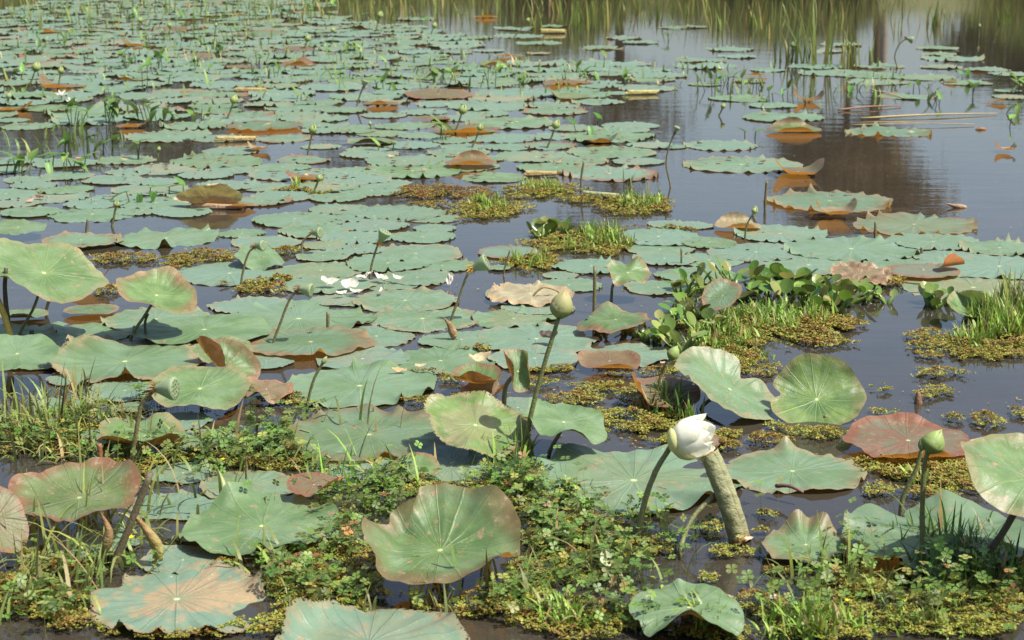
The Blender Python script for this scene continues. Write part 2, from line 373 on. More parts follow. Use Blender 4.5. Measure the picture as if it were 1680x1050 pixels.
def leaf_geo(R, wpx, seed, k=19, tamp=0.062, wave=0.007, wn=4, bowl=-0.012, irr=0.055, folds=(), notch=None, dimple=0.006, crumple=0.004, rag=0.005, lobes=()):
    r_ = np.random.default_rng(seed); tamp = tamp * r_.uniform(0.45, 1.35); k = int(k * r_.uniform(0.8, 1.2))
    nr, ns = (16, 120) if wpx > 150 else (11, 96) if wpx > 75 else (6, 64) if wpx > 45 else (5, 56)
    rr = np.linspace(0, 1, nr + 1)[1:] ** 0.75
    th = np.linspace(0, 2 * np.pi, ns, endpoint=False)
    Rg, Tg = np.meshgrid(rr, th, indexing='ij')
    out = np.ones(ns)
    for m in (2, 3, 5, 7): out += irr * r_.normal() * np.cos(m * th + r_.uniform(0, 6.28)) / (1 + 0.25 * m)
    out += 0.012 * np.cos(k * th + r_.uniform(0, 6.28))
    if rag:
        for m in range(9, 40, 3): out += rag * r_.normal() * np.cos(m * th + r_.uniform(0, 6.28)) * 6 / (m + 6)
    if notch is not None:
        for na, nd in (notch if isinstance(notch[0], tuple) else (notch,)):
            dth = np.angle(np.exp(1j * (th - R_(na)))); out -= nd * np.exp(-(dth / 0.16) ** 2)
    rad = Rg * (1 + (out[None, :] - 1) * Rg)
    x = rad * np.cos(Tg); y = rad * np.sin(Tg)
    ph = r_.uniform(0, 6.28)
    amp = np.clip(0.55 + 0.55 * np.sin(3 * Tg + r_.uniform(0, 6.28)) + 0.5 * np.sin(5 * Tg + r_.uniform(0, 6.28)), 0.05, 1.6)
    tooth = np.maximum(0, np.cos(k * Tg + ph + 1.3 * np.sin(2 * Tg + ph) + 0.8 * np.sin(5 * Tg + 2 * ph))) ** 3.5
    z = tamp * amp * tooth * Rg ** 8
    for m in range(2, wn + 3):
        z += wave * r_.normal() * np.cos(m * Tg + r_.uniform(0, 6.28)) * Rg ** 2.4 / (0.5 + 0.25 * m)
    for la, lz, lw in lobes:
        dl = np.angle(np.exp(1j * (Tg - R_(la)))); z += lz * np.exp(-(dl / lw) ** 2) * Rg ** 2.3
    z += bowl * Rg ** 2 - dimple * np.exp(-(Rg / 0.14) ** 2)
    z += (0.008 if wpx > 120 else 0.0035) * np.cos(21 * (Tg + 0.09 * np.sin(3 * Tg + ph)) + ph) * Rg
    if crumple:
        nz = Noise(seed, 0.55, 14); nz2 = Noise(seed + 1, 0.25, 14)
        z += crumple * (nz(x, y) + 0.5 * nz2(x, y)) * (0.4 + 0.6 * Rg)
    V = np.stack([x, y, z], -1).reshape(-1, 3)
    V = np.vstack([V, [0, 0, -dimple]])
    for f in folds: V = fold(V, *f)
    c = len(V) - 1
    quads = grid_polys(nr, ns, True)
    tris = np.array([[c, j, (j + 1) % ns] for j in range(ns)])
    uv = np.stack([Rg * np.cos(Tg), Rg * np.sin(Tg)], -1).reshape(-1, 2) * 0.5 + 0.5
    uv = np.vstack([uv, [0.5, 0.5]])
    return V * R, [quads[:, ::-1], tris], uv
LEAVES = []         # (x, y, radius) on the water, keeps ground cover off the leaves
ENTRIES = []        # things that get their relational labels at the end
LANDMARKS = []
SEED = [100]
def landmark(px, py, phrase): LANDMARKS.append((px, py, phrase))
GEOKEYS = ('k', 'tamp', 'wave', 'wn', 'bowl', 'irr', 'folds', 'notch', 'dimple', 'crumple', 'rag', 'lobes')
def attrs_of(kw, seed):
    r_ = np.random.default_rng(seed + 5)
    return dict(tone=kw.get('tone', float(np.clip(r_.normal(0.15, 0.17), 0, 1))), red=kw.get('red', float(max(0, r_.normal(-0.05, 0.16)))),
                wear=kw.get('wear', float(np.clip(r_.normal(0.4, 0.35), 0, 1))), dry=kw.get('dry', float(r_.choice([0, 0, 0, 0.3, 0.39]))), decay=kw.get('decay', float(max(0, r_.normal(-0.2, 0.3)))),
                under=kw.get('under', float(np.clip(r_.normal(0.05, 0.12), 0, 1))), rnd=float(r_.random()))
def leaf(px, py, w, label=None, mark=None, z=None, tilt=None, base=None, Y=None, stalk_r=None, cover=True, **kw):
    """a lotus leaf whose centre is seen at (px, py) and that is w photo pixels wide.
    base: pixel where its stalk enters the water -> raised leaf on a stalk."""
    SEED[0] += 1; sd = kw.pop('seed', SEED[0])
    if base is not None:
        b = G(*base); c = PY(px, py, (Y if Y is not None else b[1]))
    else:
        zz_ = z if z is not None else 0.0045 + 0.0012 * (sd % 5)
        c = G(px, py, zz_)
    R = w * mpp(c) / 2
    V, polys, uv = leaf_geo(R, w, sd, **{k: v for k, v in kw.items() if k in GEOKEYS})
    if tilt is not None: V = V @ tilt_matrix(*tilt).T
    at = attrs_of(kw, sd)
    if base is None:
        o = new_obj('lotus_leaf', make_mesh('lotus_leaf', V, polys, M_LEAF, attrs=at, uv=uv)); o.location = c
        if cover and (z is None or z < 0.03): LEAVES.append((c[0], c[1], R * 0.93))
    else:
        o = empty('lotus_leaf', (b[0], b[1], 0))
        if c[2] < 0.16: LEAVES.append((c[0], c[1], R * 0.8))
        bl = new_obj('blade', make_mesh('blade', V + (c - b), polys, M_LEAF, attrs=at, uv=uv), o)
        top = c - b + np.array([0, 0, -0.03 * R]); d = top
        mid1 = d * 0.45 + np.array([0.02 * math.sin(sd), 0, 0.02]); rs = stalk_r or 0.0055
        if tilt is not None: top = top + tilt_matrix(*tilt) @ np.array([0, 0, -0.002])
        V2, p2 = tube_geo([np.array([0, 0, -0.12]), np.array([0, 0, 0.0]), mid1, top], [rs * 1.15, rs, rs * 0.8], 14, 8, 0.05, sd)
        new_obj('stalk', make_mesh('stalk', V2, p2, M_STALK, col=kw.get('scol', (0.12, 0.12, 0.045))), o)
    o['category'] = 'lotus leaf'; o['group'] = 'lotus leaves on the pond'
    ENTRIES.append([o, px, py, label, at, 'raised' if base is not None else 'flat'])
    if mark: landmark(px, py, mark)
    return o
DEFER = []
def T(ox, oy, rows):
    for row in rows:
        zx, zy, zw = row[:3]; kw = row[3] if len(row) > 3 else {}
        if oy + zy / 3 < 118 and 'label' not in kw:      # the smallest, far ones join the mass
            p = G(ox + zx / 3, oy + zy / 3); DEFER.append((p[0], p[1], zw / 6 * mpp(p), zw / 3)); LEAVES.append((p[0], p[1], zw / 6 * mpp(p) * 0.93))
        else: leaf(ox + zx / 3, oy + zy / 3, zw / 3, **kw)
PINK = dict(red=0.85, tone=0.25, wave=0.02); PALE = dict(tone=0.35); RUST = dict(under=0.9)
# far and middle water, flat floating leaves read off the photograph
T(0, 0, [(135, 620, 280), (60, 590, 170), (250, 530, 280), (960, 615, 330, dict(tamp=0.12)), (830, 668, 450), (1080, 680, 280), (1140, 742, 280), (1065, 790, 470), (1015, 857, 275),
 (1500, 785, 280, PINK), (1430, 855, 420), (330, 862, 270), (560, 882, 300), (170, 910, 240), (240, 965, 400), (740, 930, 370), (470, 1000, 300), (1130, 910, 330),
 (1290, 985, 300, PINK), (640, 845, 240), (1390, 680, 300, PINK), (1220, 560, 270, PINK), (1540, 580, 340), (1590, 640, 220), (1470, 530, 330), (870, 448, 250, PINK),
 (1330, 920, 260), (60, 1000, 260), (150, 1040, 300), (1580, 720, 200), (700, 1035, 260), (900, 1040, 300)])
T(560, 0, [(360, 95, 210), (280, 148, 250), (100, 128, 230), (850, 143, 200), (870, 178, 260), (970, 213, 230), (1050, 130, 130), (650, 188, 190), (1390, 190, 180, PINK), (1470, 212, 170, PINK), (1280, 238, 230),
 (1640, 138, 160, PINK), (730, 252, 150, PINK), (970, 265, 120), (380, 258, 240), (960, 315, 300), (1330, 315, 370), (1450, 345, 330), (1550, 368, 290), (1010, 345, 240), (1280, 420, 220),
 (890, 455, 480), (1350, 457, 150), (1260, 500, 260), (1500, 432, 300), (1050, 545, 320, dict(red=0.8, tone=0.3, tamp=0.1)), (510, 508, 300), (400, 550, 240), (210, 565, 230), (700, 555, 260),
 (840, 602, 450), (310, 618, 300, dict(tone=0.25)), (800, 677, 360), (1020, 715, 270, PINK), (1320, 667, 460), (1330, 747, 440), (960, 768, 420), (820, 722, 250), (1620, 720, 150),
 (350, 838, 480), (140, 755, 300), (340, 712, 290), (750, 872, 330), (150, 937, 330), (280, 1045, 450), (60, 640, 220), (200, 655, 260),
 (1320, 852, 490, dict(red=0.9, tamp=0.11, label='broad lotus leaf with reddish ruffled rim beside the single dark stump', mark='broad reddish-rimmed leaf'))])
T(1120, 0, [(230, 245, 240), (270, 281, 190), (90, 300, 240), (110, 328, 310), (420, 347, 180), (110, 412, 170), (660, 330, 270), (740, 357, 330), (780, 222, 200, PINK), (720, 254, 170), (1250, 240, 210, PINK),
 (1270, 268, 180), (1330, 290, 310), (960, 330, 240, PINK), (930, 367, 320), (960, 402, 310), (1270, 332, 200), (1180, 378, 330), (1500, 347, 220), (1620, 362, 220), (1400, 405, 250), (1600, 445, 140),
 (1620, 475, 200), (1110, 473, 280, PINK), (280, 482, 300), (440, 516, 240), (490, 574, 390, dict(tamp=0.07)), (1010, 647, 400, dict(tamp=0.13, under=0.75, tone=0.25)), (185, 714, 370), (290, 807, 570, dict(tone=0.25)),
 (725, 987, 620, dict(tone=0.3, tamp=0.1, red=0.4, under=0.8)), (60, 135, 130, PINK), (330, 396, 170, PINK)])
T(0, 350, [(1190, 97, 230), (1310, 140, 340), (1640, 42, 120), (1620, 155, 260), (1590, 207, 270), (1130, 293, 560), (240, 167, 190), (1640, 425, 240)])
T(560, 350, [(160, 12, 400), (170, 57, 330), (450, 22, 270), (460, 72, 220), (400, 113, 330), (70, 173, 300), (230, 243, 420), (240, 347, 290), (60, 433, 220), (60, 515, 240),
 (830, 187, 330, dict(red=0.7, tone=0.1, tamp=0.03)), (780, 265, 120), (1080, 303, 180), (1120, 350, 320), (1560, 362, 340), (1230, 257, 370), (1590, 222, 310), (1610, 52, 210)])
T(1120, 350, [(60, 57, 190), (480, 97, 460, dict(tamp=0.11)), (830, 172, 650, dict(tone=0.2)), (130, 142, 280), (130, 228, 350), (620, 252, 560), (1140, 52, 600, dict(tone=0.3, under=0.85, tamp=0.1, red=0.5)),
 (1560, 167, 400, dict(tamp=0.13)), (1560, 258, 640, dict(tamp=0.1)), (1430, 362, 720, dict(tone=0.35, wear=0.8, label='large leaf with pale yellow patch behind the cupped leaf'))])
# larger floating leaves of the middle distance
BIG = dict(k=9, tamp=0.06, wave=0.016, bowl=-0.008, irr=0.06, rag=0.006, crumple=0.008)
def B(px, py, w, **kw): d = dict(BIG); d.update(kw); leaf(px, py, w, **d)
B(273, 390, 172, tone=0.35, tamp=0.1, label='broad green lotus leaf touching the long pink-edged leaf', mark='broad green leaf by the pod')
B(133, 393, 130, red=0.7, tone=0.4, z=0.02, label='long green leaf with pink edge overlapping broad green leaf')
B(490, 522, 240, tone=0.35); B(335, 540, 215, tone=0.6, z=0.03, label='yellow-green lotus leaf lying under the cupped rusty-rimmed leaf')
B(130, 548, 190, tone=0.5); B(205, 592, 255, tone=0.45, z=0.015, tamp=0.1, dry=0.6, wave=0.03, lobes=((130, 0.12, 0.3), (165, 0.18, 0.2), (190, 0.16, 0.2), (80, 0.04, 0.3)), label='large leaf with crisp brown edge lying under cupped leaf', mark='crisp-edged large leaf')
B(510, 560, 200, tone=0.4, red=0.7, z=0.02, tamp=0.12, under=0.8, label='green leaf with rust-brown turned front edge')
B(595, 588, 150, tone=0.0); B(437, 592, 95, tone=0.0, wear=0.9)
B(590, 632, 256, tone=0.4, k=11, wave=0.015, tamp=0.1, z=0.008, lobes=((78, 0.08, 0.16), (160, 0.03, 0.3)), label='broad flat leaf with lifted tip right of the thin pale bud', mark='broad leaf by the thin pale bud')
B(113, 622, 75); B(205, 640, 130, tone=0.1); B(215, 668, 60); B(105, 660, 90)
B(693, 522, 190, tone=0.35, dry=0.5, tamp=0.12, label='green leaf with curled dry edge beside the floating spear')
B(665, 492, 180, tone=0.3); B(843, 522, 140, tone=0.45, tamp=0.12); B(880, 555, 208, tone=0.1); B(877, 587, 150, tone=0.0)
B(600, 580, 110, tone=0.0); B(1027, 582, 150, tone=0.1); B(850, 480, 110, tone=0.2)
B(605, 712, 295, tone=0.45, red=0.5, wave=0.02, tamp=0.16, k=8, z=0.012, under=0.8, lobes=((95, 0.08, 0.12), (50, 0.05, 0.2), (170, 0.04, 0.25)), label='very broad leaf with brown-tinged back edge near dark shadow', mark='very broad brown-tinged leaf')
B(740, 765, 200, tone=0.1); B(850, 668, 120, tone=0.1); B(610, 762, 200, tone=0.0, wear=0.9)
B(1040, 787, 335, tone=0.3, wear=0.6, wave=0.02, tamp=0.1, lobes=((125, 0.08, 0.25), (160, 0.16, 0.15), (185, 0.12, 0.15), (-50, 0.14, 0.16)), label='huge flat leaf behind the white flower stalk', mark='huge leaf behind the flower stalk')
B(1300, 772, 232, tone=0.4, wear=0.6, tamp=0.12, k=8, lobes=((85, 0.07, 0.2),), label='wide flat leaf beside the standing rolled leaf', mark='wide leaf beside the rolled leaf')
B(410, 795, 165, tone=0.35); B(290, 830, 150, tone=0.15); B(300, 775, 110, tone=0.2)
B(430, 862, 272, tone=0.6, wave=0.03, tamp=0.12, k=7, wear=0.7, z=0.025, crumple=0.014, lobes=((118, 0.22, 0.30), (60, 0.03, 0.3), (15, 0.12, 0.25), (165, 0.05, 0.2), (215, 0.10, 0.18), (-70, 0.1, 0.25)), label='large wavy leaf with bitten holes beside red-rimmed bowl leaf', mark='large wavy bitten leaf')
B(300, 918, 140, tone=0.0, wear=0.9); B(150, 892, 150, tone=0.1, wave=0.08); B(60, 885, 110, tone=0.05)
B(290, 982, 312, tone=0.1, decay=0.95, wear=1.0, dry=0.6, wave=0.04, tamp=0.12, k=10, z=0.012, irr=0.09, notch=((100, 0.3), (-25, 0.15), (150, 0.2)), label='rotting leaf with tan centre and torn brown margin', mark='rotting tan-centred leaf')
B(605, 1054, 330, tone=0.1, wear=1.0, wave=0.03, z=0.02, dry=0.45, irr=0.08, folds=((165, 0.5, 0.3, 75),), label='grey-blue worn leaf cut off by bottom frame edge', mark='grey-blue worn leaf')
B(1545, 880, 335, tone=0.4, wave=0.02, tamp=0.09, z=0.03, wear=0.55, k=7, under=0.8, notch=((112, 0.34), (95, 0.1)), lobes=((130, 0.06, 0.3), (165, 0.16, 0.2), (75, 0.12, 0.25), (195, 0.12, 0.2), (-60, 0.12, 0.35)), label='very large green leaf around the dark upright bud stalk', mark='very large leaf around the upright bud stalk')
B(1322, 893, 155, tone=0.6, red=0.55, wave=0.03, z=0.025, lobes=((95, 0.45, 0.25), (60, 0.4, 0.25), (200, 0.1, 0.3)), label='smaller pinkish-edged leaf tucked against the very large leaf')
B(1130, 996, 190, tone=0.5, z=0.05, wave=0.03, lobes=((-95, 0.3, 0.3), (-40, -0.25, 0.3), (-140, -0.2, 0.25), (10, -0.2, 0.4), (180, -0.05, 0.4), (100, 0.1, 0.3)), label='arched smooth leaf hanging over dark water below the flower', mark='arched smooth leaf')
B(300, 690, 100, tone=0.0); B(330, 720, 110, tone=0.3, z=0.03); B(170, 715, 90, tone=0.2)
B(1190, 600, 60, tone=0.3)
B(30, 372, 90, tone=0.5, tilt=(6, -60), z=0.05, label='green leaf with shaded lifted edge at far end of left margin')
# raised leaves on stalks
RS = dict(k=7, tamp=0.03, wave=0.05, bowl=0.06, irr=0.06, rag=0.006, crumple=0.010)
def RA(px, py, w, base, label, mark=None, **kw): d = dict(RS); d.update(kw); leaf(px, py, w, label=label, mark=mark, base=base, **d)
RA(72, 447, 205, (28, 560), 'big smooth green leaf held up on leaning dark stalks', 'big smooth raised leaf', tilt=(21, -30), tone=0.75, wave=0.07, red=0.1, seed=5003)
RA(257, 484, 136, (213, 560), 'cupped raised leaf with rusty rim casting an oval shadow', 'cupped rusty-rimmed leaf', tilt=(21, -36), tone=0.85, red=0.75, bowl=0.12, wave=0.05, folds=((60, 0.4, 0.6, 25),), seed=5002)
RA(28, 580, 140, (-10, 640), 'raised green leaf cut off at the frame side below the big smooth leaf', 'raised leaf at the frame side', tilt=(11, -80), tone=0.5, wave=0.07)
RA(365, 575, 98, (360, 600), 'small raised leaf with frayed dry back edge', 'small frayed leaf', tilt=(10, -90), tone=0.65, dry=0.5, wave=0.06)
RA(328, 637, 165, (330, 672), 'tilted green leaf dipping into water behind the clover', 'tilted leaf behind the seed pod', tilt=(12, -85), tone=0.7, wave=0.06)
RA(366, 597, 128, (385, 640), 'folded leaf with glowing rust-orange outside', 'folded rust-orange leaf', tilt=(32, -12), tone=0.75, red=0.9, under=0.8, folds=((225, 0.3, 0.25, 75), (70, 0.3, 0.5, 50)), bowl=0.06)
leaf(437, 638, 85, label='small wine-pink leaf lying beside the folded rust-orange leaf', red=1.5, tone=0.5, z=0.04, tilt=(10, -90), k=6, wave=0.08)
RA(430, 422, 92, (440, 436), 'tent-shaped lifted green leaf under a seed pod', 'tent-shaped leaf', tilt=(14, -85), tone=0.5, wave=0.08, folds=((20, 0.1, 0.4, -40),))
RA(1030, 447, 76, (1003, 494), 'raised leaf with brown-bitten top near a lone stump', 'raised brown-bitten leaf', tilt=(22, -70), tone=0.8, red=0.5, dry=0.5, wave=0.08)
RA(1010, 524, 122, (1022, 548), 'lifted olive leaf with pink rim beside hyacinths', 'lifted pink-rimmed leaf', tilt=(4, -80), tone=0.7, red=0.9, under=0.85, folds=((185, 0.5, 0.35, -45),), bowl=0.03, wave=0.07)
leaf(1000, 592, 104, label='salmon-red boat-shaped leaf with front edge turned up', mark='salmon boat-shaped leaf', red=1.6, tone=0.7, under=1.0, z=0.03, k=4, tamp=0.02, wave=0.02, folds=((-90, 0.62, 0.3, 60), (20, 0.5, 0.5, 30), (160, 0.6, 0.5, 30)), tilt=(5, -90))
leaf(783, 623, 82, label='red-rimmed olive bowl leaf standing behind the tall bud', mark='red-rimmed bowl leaf', red=0.9, tone=0.9, under=0.95, z=0.05, k=4, tilt=(14, -90), bowl=0.25, folds=((-100, 0.3, 0.3, 75),))
leaf(795, 645, 85, label='dark red curled leaf half sunk below the bowl leaf', red=1.7, tone=0.4, under=1.0, z=0.015, k=5, wave=0.08, folds=((80, 0.2, 0.4, 70), (-10, 0.4, 0.3, 60)))
RA(850, 609, 84, (827, 670), 'funnel-shaped curled leaf with brown patch beside the tall stalk', 'funnel-shaped leaf', tilt=(40, -60), tone=0.75, red=0.7, under=0.75, dry=0.6, folds=((15, 0.05, 0.3, 110), (200, 0.2, 0.35, 90)), stalk_r=0.0075)
leaf(1085, 642, 128, label='wine-red folded leaf behind the shaded grass tuft', mark='wine-red folded leaf', red=1.7, tone=0.3, under=1.0, z=0.05, k=5, tilt=(10, -80), wave=0.06, folds=((190, 0.35, 0.3, 80),))
RA(780, 697, 178, (772, 745), 'yellowish torn-edged leaf leaning over the very broad leaf', 'yellowish torn-edged leaf', tilt=(22, -48), tone=1.0, dry=0.42, decay=0.35, wave=0.07, seed=5014)
RA(925, 692, 144, (900, 748), 'smooth raised leaf to the right of the tall bud stalk', 'smooth leaf by the tall stalk', tilt=(14, -30), tone=0.6, wave=0.08)
RA(1198, 638, 200, (1150, 672), 'saddle-shaped raised leaf with tan corner above the white flower', 'saddle-shaped leaf', tilt=(30, -12), tone=0.45, red=0.12, wave=0.03, folds=((80, 0.35, 0.5, 35), (175, 0.55, 0.5, -30)), notch=((70, 0.3), (230, 0.12)), bowl=0.02, seed=5016)
RA(1340, 655, 160, (1338, 676), 'round leaf standing almost upright with its face to the viewer', 'round upright leaf', tilt=(26, -100), tone=1.0, red=0.2, wave=0.02, bowl=0.06, notch=(165, 0.22), folds=((85, 0.0, 0.8, 45),), Y=5.18, seed=5017, k=5)
leaf(1490, 722, 206, label='long pink boat-shaped leaf with rust-red turned-up front', mark='long pink boat-shaped leaf', red=1.7, tone=0.2, under=1.0, z=0.03, k=5, tamp=0.03, wave=0.02, wear=0.8, folds=((-90, 0.7, 0.2, 65), (90, 0.6, 0.4, 30)), tilt=(3, -90))
RA(130, 816, 208, (160, 880), 'wine-red rimmed bowl leaf with chewed holes in the grass', 'wine-rimmed bowl leaf', tilt=(5, -85), tone=0.8, red=1.1, under=0.9, bowl=0.05, wave=0.03, wear=0.9, notch=((62, 0.12), (100, 0.05)), folds=((80, 0.15, 0.7, 10),), lobes=((120, 0.08, 0.4), (85, 0.10, 0.3), (35, 0.26, 0.35), (160, 0.2, 0.35), (-60, 0.1, 0.4)), seed=5019)
RA(-8, 852, 120, (-20, 930), 'dark wine-red raised leaf cut off by frame beside the wine-rimmed bowl', None, tilt=(46, -40), tone=0.6, red=1.3, under=0.9, wave=0.05)
RA(722, 902, 280, (716, 950), 'big central bowl leaf with rusty lobed rim and hole', 'big central bowl leaf', tilt=(2, -90), tone=0.75, red=0.55, under=0.9, bowl=0.03, wave=0.02, wn=4, k=6, tamp=0.05, wear=0.85, irr=0.05, crumple=0.016, notch=((152, 0.2), (62, 0.05), (25, 0.04)), folds=((72, 0.0, 0.6, 36), (172, 0.4, 0.4, 30)), lobes=((118, 0.16, 0.22), (85, 0.03, 0.2), (48, 0.12, 0.2), (5, 0.14, 0.25), (180, 0.12, 0.22), (215, 0.08, 0.2), (-40, 0.14, 0.3), (-80, -0.05, 0.2)), seed=5021, stalk_r=0.008)
RA(1690, 785, 250, (1590, 955), 'bright raised leaf shading the corner, cut off by the frame', 'bright raised corner leaf', tilt=(22, -28), tone=0.75, under=0.05, wave=0.07, folds=((250, 0.45, 0.5, -30),), seed=5022, stalk_r=0.009, scol=(0.06, 0.05, 0.025))
leaf(240, 714, 165, label='olive leaf with brown turned-up front edge behind wine-rimmed bowl', mark='olive turned-up leaf', tone=0.8, red=0.4, under=0.4, z=0.04, tilt=(10, -20), k=5, wave=0.09, crumple=0.02, folds=((-80, 0.45, 0.35, 60),))
leaf(515, 795, 92, label='small wine-red leaf poking from clover beside big central bowl', mark='small wine-red leaf', red=1.6, tone=0.5, z=0.06, tilt=(8, -80), under=0.9, k=4, folds=((-30, 0.3, 0.4, 50),))
leaf(683, 765, 75, label='small rust-tinged leaf standing behind clover', red=0.9, tone=0.8, z=0.04, tilt=(22, -95), k=4)
leaf(1600, 513, 100, label='dried cup-shaped leaf with dark rim by the grass islet', mark='dried cup-shaped leaf', tone=0.8, dry=0.5, z=0.045, bowl=0.35, k=6, tilt=(16, -80), folds=((40, 0.1, 0.35, 80),))
leaf(1515, 443, 120, label='dull purple-grey leaf with one corner curled over it', mark='purple-grey leaf', red=1.2, tone=0.0, z=0.02, k=6, under=0.8)
leaf(1560, 436, 52, label='rust-brown upturned corner standing on the purple-grey leaf', red=1.0, tone=0.6, under=0.9, z=0.04, folds=((-60, 0.0, 0.3, 110),), k=4, cover=False)
leaf(870, 481, 132, label='shrivelled pinkish-tan leaf with looped stalk behind the tall bud', mark='shrivelled pinkish leaf', red=0.9, dry=1.35, z=0.03, k=10, tamp=0.14, crumple=0.05, tilt=(5, -90))
leaf(1412, 448, 105, label='shrivelled rose-pink leaf at the back of the hyacinths', mark='shrivelled rose-pink leaf', red=1.8, dry=1.05, z=0.04, k=9, tamp=0.15, crumple=0.07, tilt=(8, -90))
leaf(1185, 485, 70, label='grey leaf leaning among the hyacinths', red=0.9, tone=0.3, dry=0.6, z=0.09, tilt=(35, -140), k=4, folds=((120, 0.2, 0.4, 60),))
leaf(1150, 722, 70, label='dull mauve leaf lying behind the white flower', red=1.4, tone=0.2, z=0.02, k=4, tilt=(5, -90))
leaf(345, 333, 108, label='large brown folded leaf with layered folds', mark='large brown folded leaf', dry=1.7, red=0.7, under=0.5, z=0.012, k=4, crumple=0.03, tilt=(8, 40), folds=((112, 0.0, 0.10, 140), (-70, 0.45, 0.2, 50)))
# curled and rolled leaves in the middle and far water
CUP = dict(red=1.4, tone=0.6, under=1.0, k=4, tamp=0.03)
def C(px, py, w, label, mark=None, near=70, left=0, right=0, far=0, z=0.02, **kw):
    f = []
    if near: f.append((-90, 0.62, 0.28, near * 0.8))
    if far: f.append((90, 0.5, 0.3, far))
    if left: f.append((180, 0.25, 0.45, left))
    if right: f.append((0, 0.25, 0.45, right))
    d = dict(CUP); d.update(kw); leaf(px, py, w, label=label, mark=mark, z=z, folds=tuple(f), **d)
C(773, 266, 86, 'red-brown clam-shaped leaf curled on the water', 'red-brown clam-shaped leaf', 60, far=115, z=0.03, dry=0.3)
C(1310, 281, 100, 'salmon leaf with both tips lifted like a boat', 'salmon leaf with lifted tips', 35, 55, 50)
C(1327, 163, 60, 'orange leaf with lifted tips beyond the open water', 'orange leaf with lifted tips', 30, 60, 60)
C(1303, 212, 92, 'orange-brown rolled leaf with doubled edge on open water', 'orange-brown rolled leaf', 80, far=120, tone=0.9, red=0.8)
C(1370, 347, 84, 'tan leaf curled like a boat behind a floating leaf', 'tan boat-shaped leaf', 50, 70, 60, dry=1.3, z=0.03)
C(1210, 369, 82, 'tan-brown folded leaf resting on the green leaf', 'tan folded leaf', 85, far=95, dry=1.35, red=0.6)
C(720, 154, 104, 'pink leaf with long lifted back edge', 'pink lifted leaf', 12, z=0.03, tilt=(5, -90))
C(625, 169, 60, 'short brick-red leaf curled at the front', 'short brick-red leaf', 75, z=0.02)
C(610, 231, 82, 'dark olive leaf folded up like a tent', 'dark olive tented leaf', 95, z=0.02, red=0.1, under=0.1, tone=0.6)
C(985, 231, 66, 'golden curled leaf resting on a floating leaf', 'golden curled leaf', 65, 30, 40, red=0.5, under=0.75)
C(810, 106, 48, 'olive-gold rolled leaf among far floating leaves', 'olive-gold rolled leaf', 100, far=60, tone=1.0, red=0.4, under=0.6)
C(765, 212, 112, 'pinkish leaf with long orange turned-up side', 'pinkish leaf with orange side', 45, z=0.02, red=1.2)
C(707, 193, 62, 'flat pink leaf behind the pinkish orange-sided leaf', None, 15)
C(930, 134, 80, 'dusty pink leaf with thin orange front edge', 'dusty pink leaf', 20)
C(930, 157, 80, 'yellow-green leaf with golden folded corner', 'golden-cornered leaf', 0, 70, 0, red=0.2, under=0.4, tone=0.8)
C(797, 27, 42, 'orange-fronted pink leaf at the foot of sedge', 'orange-fronted pink leaf', 60)
C(835, 91, 48, 'tan curled leaf tip among far leaves', None, 60, dry=1.1)
C(97, 141, 78, 'tan leaf with orange turned-up front corner', 'tan orange-cornered leaf', 40, 55, 0, dry=0.4, z=0.02)
C(25, 178, 66, 'dusty brown creased leaf near frame side', 'dusty brown creased leaf', 35, 0, 45, dry=0.6, red=1.0)
C(220, 206, 58, 'orange boat leaf beneath arrow-leaved weeds', 'orange boat leaf', 40, 0, 45)
C(225, 74, 58, 'rusty folded leaf standing over the crowd', 'rusty folded leaf', 75, 40, red=0.9, under=0.9)
C(277, 48, 62, 'pink tilted leaf far back in the crowd', 'far pink tilted leaf', 10, tilt=(5, -90))
C(427, 55, 84, 'pale pink leaf far back beside dark water', 'far pale pink leaf', 10, tone=0.4, red=0.8, tilt=(3, -90))
C(487, 80, 52, 'rosy lifted leaf behind the far rolled leaf', None, 10, tilt=(6, -90))
C(327, 91, 54, 'rosy domed leaf in the far crowd', 'rosy domed leaf', 10, tilt=(5, -90))
C(395, 109, 54, 'mauve-pink flat leaf in the far crowd', None, 15)
C(488, 106, 62, 'orange-brown rolled leaf in the far crowd', 'far orange-brown rolled leaf', 100, far=60, under=0.8)
C(215, 130, 46, 'olive-gold curled leaf draped with weeds', 'olive-gold curled leaf', 80, 30, under=0.6, red=0.5)
C(310, 63, 44, 'dark olive curled leaf in the far crowd', None, 70, under=0.1, red=0.3)
C(87, 52, 42, 'green leaf with orange front near far dark water', None, 60, red=0.5)
C(392, 23, 28, 'small tan curled leaf near the top edge', None, 60, dry=1.1)
C(393, 93, 42, 'dark green-brown curled leaf under weed sprigs', None, 80, under=0.0, red=0.2)
C(425, 243, 46, 'dried brown twisted leaf behind floating leaves', 'dried twisted leaf', 70, 60, 60, dry=1.4)
C(395, 335, 52, 'broken tan leaf tip trailing from the brown roll', None, 60, dry=1.2)
C(500, 291, 66, 'orange-brown cupped leaf above a grassy raft', 'orange-brown cupped leaf', 45, 25, z=0.02)
C(433, 205, 126, 'pink-edged pale leaf with orange curls in front', 'orange-curled pale leaf', 0, tone=0.4, red=0.7, k=9, tamp=0.12)
C(1650, 244, 42, 'dried cream leaf with two raised horns on open water', 'dried two-horned leaf', 60, 90, 90, dry=1.5, red=0.2, z=0.02)
C(1560, 132, 24, 'small golden curled leaf in far floating row', None, 60, red=0.4)
C(1240, 122, 40, 'brown curled leaf ending the far floating row', None, 80, dry=0.7)
C(1635, 165, 34, 'rust-red curled scrap before far floating leaves', None, 60)
C(150, 458, 70, 'maroon leaf curled up behind the big smooth raised leaf', None, 30, 0, 55, z=0.04, red=1.6)
